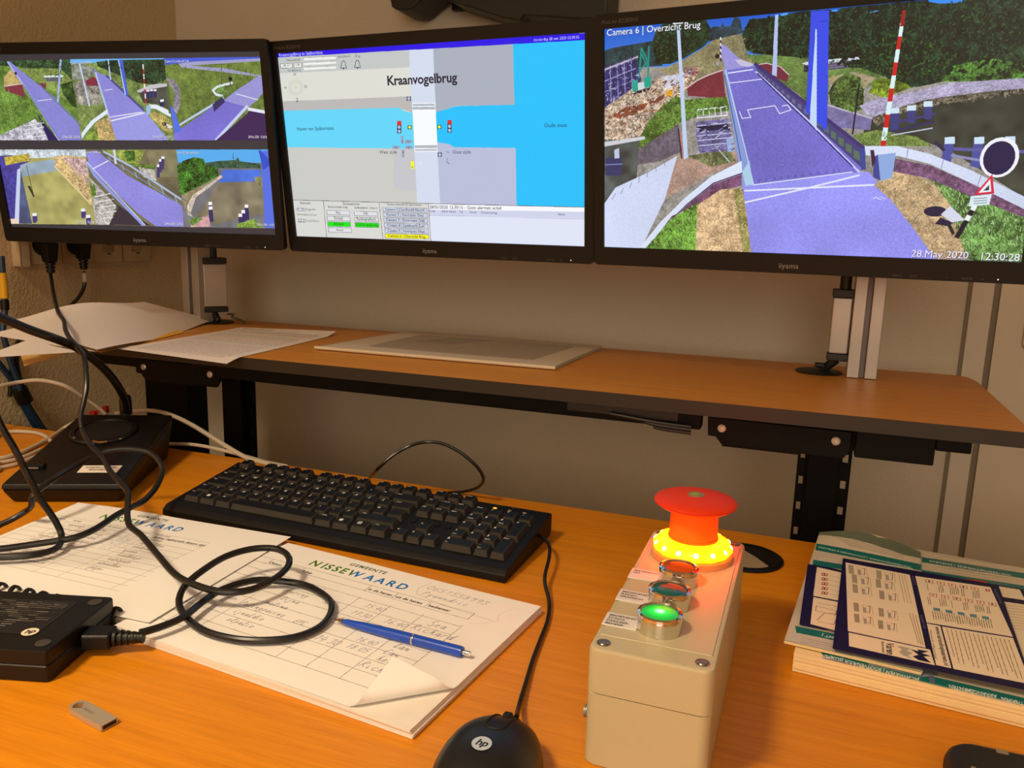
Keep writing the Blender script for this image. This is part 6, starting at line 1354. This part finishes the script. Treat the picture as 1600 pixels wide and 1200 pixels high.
for k in range(3):
    bm = nb(); uv_grid(bm, sl(.0012+k*.0016, .01, .0004), lambda a_, b_: (a_, b_), 12, 8); sol(bm, .0008); t.part('inner_sheet', bm, print_mat('plan_print', c, .7) if k == 2 else PADEDGE, smooth=60)
PL = bpy.data.materials.new('clear_plastic'); PL.use_nodes = True; nt = PL.node_tree; b = nt.nodes['Principled BSDF']; tr = nt.nodes.new('ShaderNodeBsdfTransparent'); tr.inputs[0].default_value = (.93, .92, .9, 1)
mx = nt.nodes.new('ShaderNodeMixShader'); mx.inputs[0].default_value = .16; b.inputs['Base Color'].default_value = (.75, .72, .68, 1); b.inputs['Roughness'].default_value = .18
nt.links.new(tr.outputs[0], mx.inputs[1]); nt.links.new(b.outputs[0], mx.inputs[2]); nt.links.new(mx.outputs[0], nt.nodes['Material Output'].inputs['Surface'])
bm = nb(); uv_grid(bm, sl(.0062, 0, .0009), lambda a_, b_: (a_, b_), 26, 18); t.part('clear_cover', bm, PL, smooth=80)
bm = nb(); uv_grid(bm, sl(.0004, 0, 0), lambda a_, b_: (a_, b_), 4, 4); t.part('clear_back', bm, PL, smooth=80)
bm = nb(); add_tube(bm, [fl+Vector((0, 0, SZT+.0034)), fr+Vector((0, 0, SZT+.0034))], .0026, 8); t.part('folded_edge', bm, mat('plastic_edge', hx(214, 196, 168), .25))
# loose paper pile at the left end of the shelf
def patch(bm, F, R_, B, L_, bulge=0, n=18, th=.0004, curl=None):
    def f(a_, b_):
        p = F.lerp(R_, a_).lerp(L_.lerp(B, a_), b_); z = p.z+bulge*math.sin(PI*a_)**2*b_+(curl(a_, b_) if curl else 0); return (p.x, p.y, z)
    uv_grid(bm, f, lambda a_, b_: (a_, b_), n, n); sol(bm, th); return bm
WP = mat('loose_paper', hx(226, 214, 204), .85, var=.02, vscale=20)
spec = ((A(152, 546, SZT+.010), A(334, 500.5, SZT+.004), A(226, 472, SZT+.052), A(4, 503, SZT+.034), 0, 'uppermost white sheet of the loose paper pile, arched at the back left of the shelf'),
        (A(148, 549, SZT+.006), A(322, 504, SZT+.0028), A(226, 476, SZT+.044), A(-20, 522, SZT+.022), 1, 'second white sheet of the loose paper pile, its left side drooping below the top sheet'),
        (A(135, 549, SZT+.004), A(300, 510, SZT+.0022), A(222, 480, SZT+.036), A(-40, 560, SZT+.008), 2, 'lowest white sheet of the loose paper pile with a pale edge at the picture edge'))
for F, R_, B, L_, k, lab in spec:
    bm = nb(); patch(bm, F, R_, B, L_, .012 if k == 0 else .006, curl=lambda a_, b_: -.006*math.sin(PI*a_)*(1-b_)**3+.0015*math.sin(a_*9)*(1-b_))
    single('loose_sheet', bm, WP, lab, 'paper', (F+R_+B+L_)/4, 'loose papers on the shelf', smooth=60)
bm = nb(); patch(bm, A(160, 550, SZT+.0016), A(289, 519, SZT+.0010), A(222, 500, SZT+.016), A(60, 540, SZT+.003), 0)
single('yellow_sheet', bm, mat('yellow_card', hx(232, 176, 60), .7), 'yellow card sheet peeking out under the loose white papers on the shelf', 'paper', A(230, 530, SZT))
fp = [A(28, 540, SZT+.001), A(108, 548, SZT-.001), A(150, 546, SZT-.018), AY(38, 571, A(38, 571, SZT-.022).y)]
bm = nb(); F0, F1, F2, F3 = A(38, 572, SZT-.028), A(112, 549, SZT-.0180), A(112, 545, SZT-.0175), A(28, 541, SZT-.010)
patch(bm, F0, F1, F2, F3, 0, 8, .0008)
single('manila_folder', bm, mat('manila', hx(222, 178, 96), .7), 'tan manila folder corner hanging below the loose papers at the left shelf end', 'folder', F0, smooth=60)

# ================================================================== intercom
iFL, iFR, iBR, iBL = A(0, 757, .766), A(190, 757, .766), A(270, 648, .802), A(125, 647, .802)
t = Th('intercom', 'black wedge shaped desk intercom with gooseneck microphone and round speaker behind the papers', 'intercom', tuple(Vector((iFL.x, iFL.y, DZ)).lerp(Vector((iBR.x, iBR.y, DZ)), .5)))
ic = (iFL+iFR+iBR+iBL)/4
def low(p, z, k): q = Vector((ic.x, ic.y, 0)).lerp(Vector((p.x, p.y, 0)), k); return Vector((q.x, q.y, z))
bm = nb(); add_hull(bm, [low(p, DZ+.0006, .90) for p in (iFL, iFR, iBR, iBL)], [low(p, p.z-.007, 1.0) for p in (iFL, iFR, iBR, iBL)], .003); t.part('lower_body', bm, BLACK)
bm = nb(); add_hull(bm, [low(p, p.z-.0068, 1.0) for p in (iFL, iFR, iBR, iBL)], [low(p, p.z, .985) for p in (iFL, iFR, iBR, iBL)], .0016, 2); t.part('top_panel', bm, BLACK)
ie = (iFR-iFL).normalized(); iu = (iBL-iFL); nz_ = ie.cross(iu).normalized(); iv = nz_.cross(ie)
IM = Matrix((ie, iv, nz_)).transposed().to_4x4()
def onpanel(px, py, dz=0):
    d = ray(px, py); p = CAM+d*((iFL-CAM).dot(nz_)/d.dot(nz_)); return p+nz_*dz
sc_ = onpanel(163, 675); sr = (onpanel(221, 672)-onpanel(113, 676)).length/2*.98
G = Matrix.Translation(sc_) @ IM
GRM = mat('grille_black', hx(20, 19, 18), .6)
bm = nb(); add_lathe(bm, ((sr, .0002), (sr, .0022), (sr*.95, .0040), (sr*.84, .0042), (sr*.82, .0016), (0, .0016)), n=48); xf(bm, G); t.part('speaker_ring', bm, BLACK)
bm = nb(); n_ = 0
for i in range(-15, 16):
    for j in range(-15, 16):
        x, y = i*sr*.8/15+(j % 2)*sr*.027, j*sr*.8/15
        if x*x+y*y < (sr*.79)**2: add_box(bm, x-.0011, x+.0011, y-.0007, y+.0007, .0016, .0026)
xf(bm, G); t.part('speaker_grille', bm, GRM, smooth=0, kind='stuff')
for px_, py_ in ((117, 689), (189, 690.5)):
    bm = nb(); add_lathe(bm, ((.0022, 0), (.0022, .0008), (.0012, .0016), (0, .0017)), n=14); xf(bm, Matrix.Translation(onpanel(px_, py_, .0042)) @ IM); t.part('ring_screw', bm, CHROME)
bm = nb(); add_tube(bm, [onpanel(146, 694, .0047), onpanel(156, 696.5, .0048), onpanel(168, 695, .0047)], .0016, 8); t.part('indicator_bar', bm, mat('bar_brass', hx(150, 110, 60), .25, .8))
bm = nb(); q = [onpanel(*p_, .0004) for p_ in ((120, 739), (182, 739), (191.5, 728), (130.5, 728))]; add_hull(bm, q, [p_+nz_*.0003 for p_ in q]); st = t.part('sticker', bm, mat('sticker_white', hx(236, 226, 212), .6), 'white lettered sticker', smooth=0)
xq = (q[1]-q[0]).normalized(); yq = nz_.cross(xq); sm_ = Matrix((-xq, -yq, nz_)).transposed().to_4x4(); sm_.translation = (q[0]+q[1]+q[2]+q[3])/4+nz_*.0005
bm = nb(); add_text(bm, 'INTERCOM', sm_ @ Matrix.Translation((0, .0006, 0)), .0048, 1, 1, 'c'); add_text(bm, 'KRAANVOGELBRUG', sm_ @ Matrix.Translation((0, -.0052, 0)), .0040, 1, 1, 'c'); t.part('lettering', bm, mat('ink_black', hx(30, 28, 30)), parent=st, smooth=0)
bm = nb(); p_ = onpanel(58, 731); add_box(bm, -.010, .010, -.004, .004, 0, .006, .0015); xf(bm, Matrix.Translation(p_) @ IM); sw = t.part('talk_switch', bm, BLACK); bm = nb(); add_box(bm, -.0095, .004, -.0052, -.0042, .0010, .0030); xf(bm, Matrix.Translation(p_) @ IM); t.part('switch_lip', bm, mat('lip_grey', hx(130, 126, 120), .3), parent=sw)
gn = [(197, 645), (196, 630), (191.5, 617), (182, 600), (167, 581), (150, 565), (133, 552.5), (116.7, 541.5), (100, 534.5), (83, 528), (50, 516.5), (17, 503), (-14, 489), (-60, 468)]
g0 = onpanel(197, 646); dg0 = depth(g0)
pts_ = [g0]+[AD(x, y, dg0-.018*k) for k, (x, y) in enumerate(gn)][1:]
gdir = (pts_[-1]-pts_[-2]).normalized(); bm = nb(); add_lathe(bm, ((0, 0), (.0075, .001), (.0085, .004), (.0085, .040), (.0070, .046), (0, .047)), n=24); xf(bm, Matrix.Translation(pts_[-1]+gdir*.0003) @ gdir.to_track_quat('Z', 'Y').to_matrix().to_4x4()); t.part('microphone_head', bm, BLACK)
t.part('gooseneck', add_tube(nb(), pts_, .0056, 14, step=.005), CABLE)
bm = nb(); add_lathe(bm, ((.0085, 0), (.0085, .012), (.0078, .026), (.0060, .028)), n=24); xf(bm, Matrix.Translation(g0-nz_*.001) @ Matrix.Rotation(0, 4, 'X')); t.part('gooseneck_socket', bm, BLACK)

# ================================================================== loose cables at the left
CC = [(-60,560,.97),(-25,610,.925),(0,662,.885),(10,680,.872),(22,700,.857),(34,724,.842),(44,744,.827),(53,760,.816),(60,776,.805),(75,797,.790),(88,817,.775),(96,835,.763),(94,850,.7585),(84,859,.757),(60,866,.757),(30,869.5,.757),(0,871,.757),(-60,872,.757),(-86,866,.757),(-60,860,.757),(0,857.5,.757),(45,851.5,.758),(90,845,.760),(120,839,.762),(150,826,.765),(180,806,.768),(195,798,.770),(210,790,.772),(224,783,.773),(242,764,.779),(252,743,.790),(252.5,728,.799),(243.5,714.5,.808),(230,705.5,.813),(207.5,702,.816),(185,702,.816),(162.5,706,.814),(140,716,.809),(110,732,.803),(80,750.5,.798),(72,757,.795),(55.5,769,.790),(49.5,779.5,.783),(49.5,790,.775),(42,797.5,.766),(22.5,809.5,.759),(0,820,.7545),(-60,845,.7440)]
pts_ = [A(*q) for q in CC]
q0 = pts_[0]; pts_ = [Vector((-1.08, .15, DZ+.016)), Vector((-1.10, .30, DZ+.026)), Vector((-1.12, q0.y-.12, .86)), Vector((q0.x-.07, q0.y-.01, .94))]+pts_+[Vector((-.97, .45, DZ+.0042)), Vector((-.95, .25, DZ+.0042))]
single('black_cable', add_tube(nb(), pts_, .0033, 10, step=.006), CABLE, 'black cable coiled in a big loop over the intercom and the left log sheets', 'cable', pts_[8])
GRP = 'grey cables behind the intercom'
def gcable(lab, pts_, r_=.0029, head=None, tail=None):
    pts_ = [Vector(p) for p in (head or [])]+list(pts_)+[Vector(p) for p in (tail or [])]
    single('grey_cable', add_tube(nb(), pts_, r_, 9), GREYC, lab, 'cable', pts_[0], GRP)
gcable('thick white cable arching from the gooseneck foot down to the far keyboard corner', [AY(x, y, Y) for x, y, Y in ((181,645.5,1.0),(204,643,.995),(224.5,641,.99),(248,643,.985),(271,650,.975),(300,664,.965),(329.5,682,.957),(361.5,702,.950),(385,715,.944))]+[A(405, 721, .7435), A(440, 730, .7435)], .0034)
gcable('pale cable running low along the desk edge from the intercom towards the keyboard', [A(x, y, z) for x, y, z in ((262,694,.7440),(287,693.6,.752),(315,696.5,.752),(350,704,.748),(388,714,.7434),(412,721,.7434),(450,729,.7434))], .0026)
gcable('grey cable making a high arch in front of the left wall above the intercom', [AY(x, y, Y) for x, y, Y in ((-60,628,.84),(-30,611,.88),(0,603,.91),(30,597,.94),(60,594,.955),(90,599,.97),(110,607,.98),(128,618,.99),(145,630,1.0),(158,640,1.0),(166,648,1.0))], .0032)
gcable('pale cable running from behind the intercom to the left picture edge', [AY(124, 654, .957), AY(120, 657.5, .955), AY(100, 669, .953), A(82, 681.5, .7445), A(60, 694, .7440), A(30, 708, .7436), A(0, 716, .7436), A(-40, 719, .7436), A(-80, 722, .7436)], .0030)
gcable('short pale cable curving on the desk corner left of the intercom', [A(x, y, .7434) for x, y in ((-30,690),(0,678),(15,675),(30,674),(54,676),(70,681),(80,690))], .0030, head=[(-1.27, .70, .7436), (-1.275, .80, .7436)])
gcable('upper of the two pale cables lying by the intercom front left corner', [A(x, y, .7434) for x, y in ((-40,730),(0,722.5),(20,719),(44,711),(62,703))], .0027, head=[(-1.25, .62, .7434)])
gcable('lower of the two pale cables lying by the intercom front left corner', [A(x, y, .7434) for x, y in ((-40,741),(0,731),(24,725.5),(46,717),(60,711))], .0027, head=[(-1.18, .55, .7434)])
RED = mat('red_clip', hx(200, 40, 40), .4)
bm = nb(); p_ = AY(165, 638, 1.008); add_box(bm, p_.x-.004, p_.x+.004, p_.y-.004, p_.y+.004, p_.z-.008, p_.z+.004, .001); p_ = AY(147, 643, 1.008); add_box(bm, p_.x-.006, p_.x+.004, p_.y-.004, p_.y+.004, p_.z-.008, p_.z+.001, .001)
add_tube(bm, [AY(140, 646, 1.008), AY(147, 643, 1.008), AY(165, 641, 1.008)], .002, 8)
single('cable_connector', bm, RED, 'small red cable connector peeking out behind the intercom', 'connector', AY(160, 640, 1.01))
t = Th('blue_cable_bundle', 'bundle of dark blue cables with yellow tag hanging down the left wall', 'cable', tuple(AX(30, 600, -1.27)))
B1 = [(2,400),(5,440),(8,478),(6,500),(5,520),(10,541.7),(16.7,566.7),(25,587),(32,610),(40,630),(51.7,650),(66,672)]
t.part('cable', add_tube(nb(), [AX(x, y, -1.266) for x, y in B1]+[Vector((-1.266, AX(66, 672, -1.266).y+.03, .64))], .0050, 10), BLUEC)
t.part('cable', add_tube(nb(), [AX(x, y, -1.279) for x, y in ((-16,552),(0,570),(10,583),(21,597),(28,612),(36,632),(46,651),(60,675))]+[Vector((-1.279, AX(60, 675, -1.279).y+.03, .64))], .0052, 10), BLUEC)
t.part('cable', add_tube(nb(), [AX(x, y, -1.273) for x, y in ((27,540),(25,560),(27.5,580),(32,598),(37,614),(43,630),(55,650),(72,676))]+[Vector((-1.273, AX(72, 676, -1.273).y+.03, .64))], .0045, 10), mat('cable_navy', hx(18, 24, 38), .4))
p_ = [AX(x, y, -1.271) for x, y in ((30,607),(35,618),(40,628))]; t.part('tape_wrap', add_tube(nb(), p_, .0128, 14), BLACK)
t.part('yellow_tag', add_tube(nb(), [AX(3, 426, -1.266), AX(5.5, 446, -1.266), AX(7, 466, -1.266)], .0066, 12), mat('tag_yellow', hx(226, 178, 20), .5), 'yellow cable tag')
t.part('sleeve', add_tube(nb(), [AX(7, 469, -1.266), AX(8, 484, -1.266)], .0068, 12), BLACK)
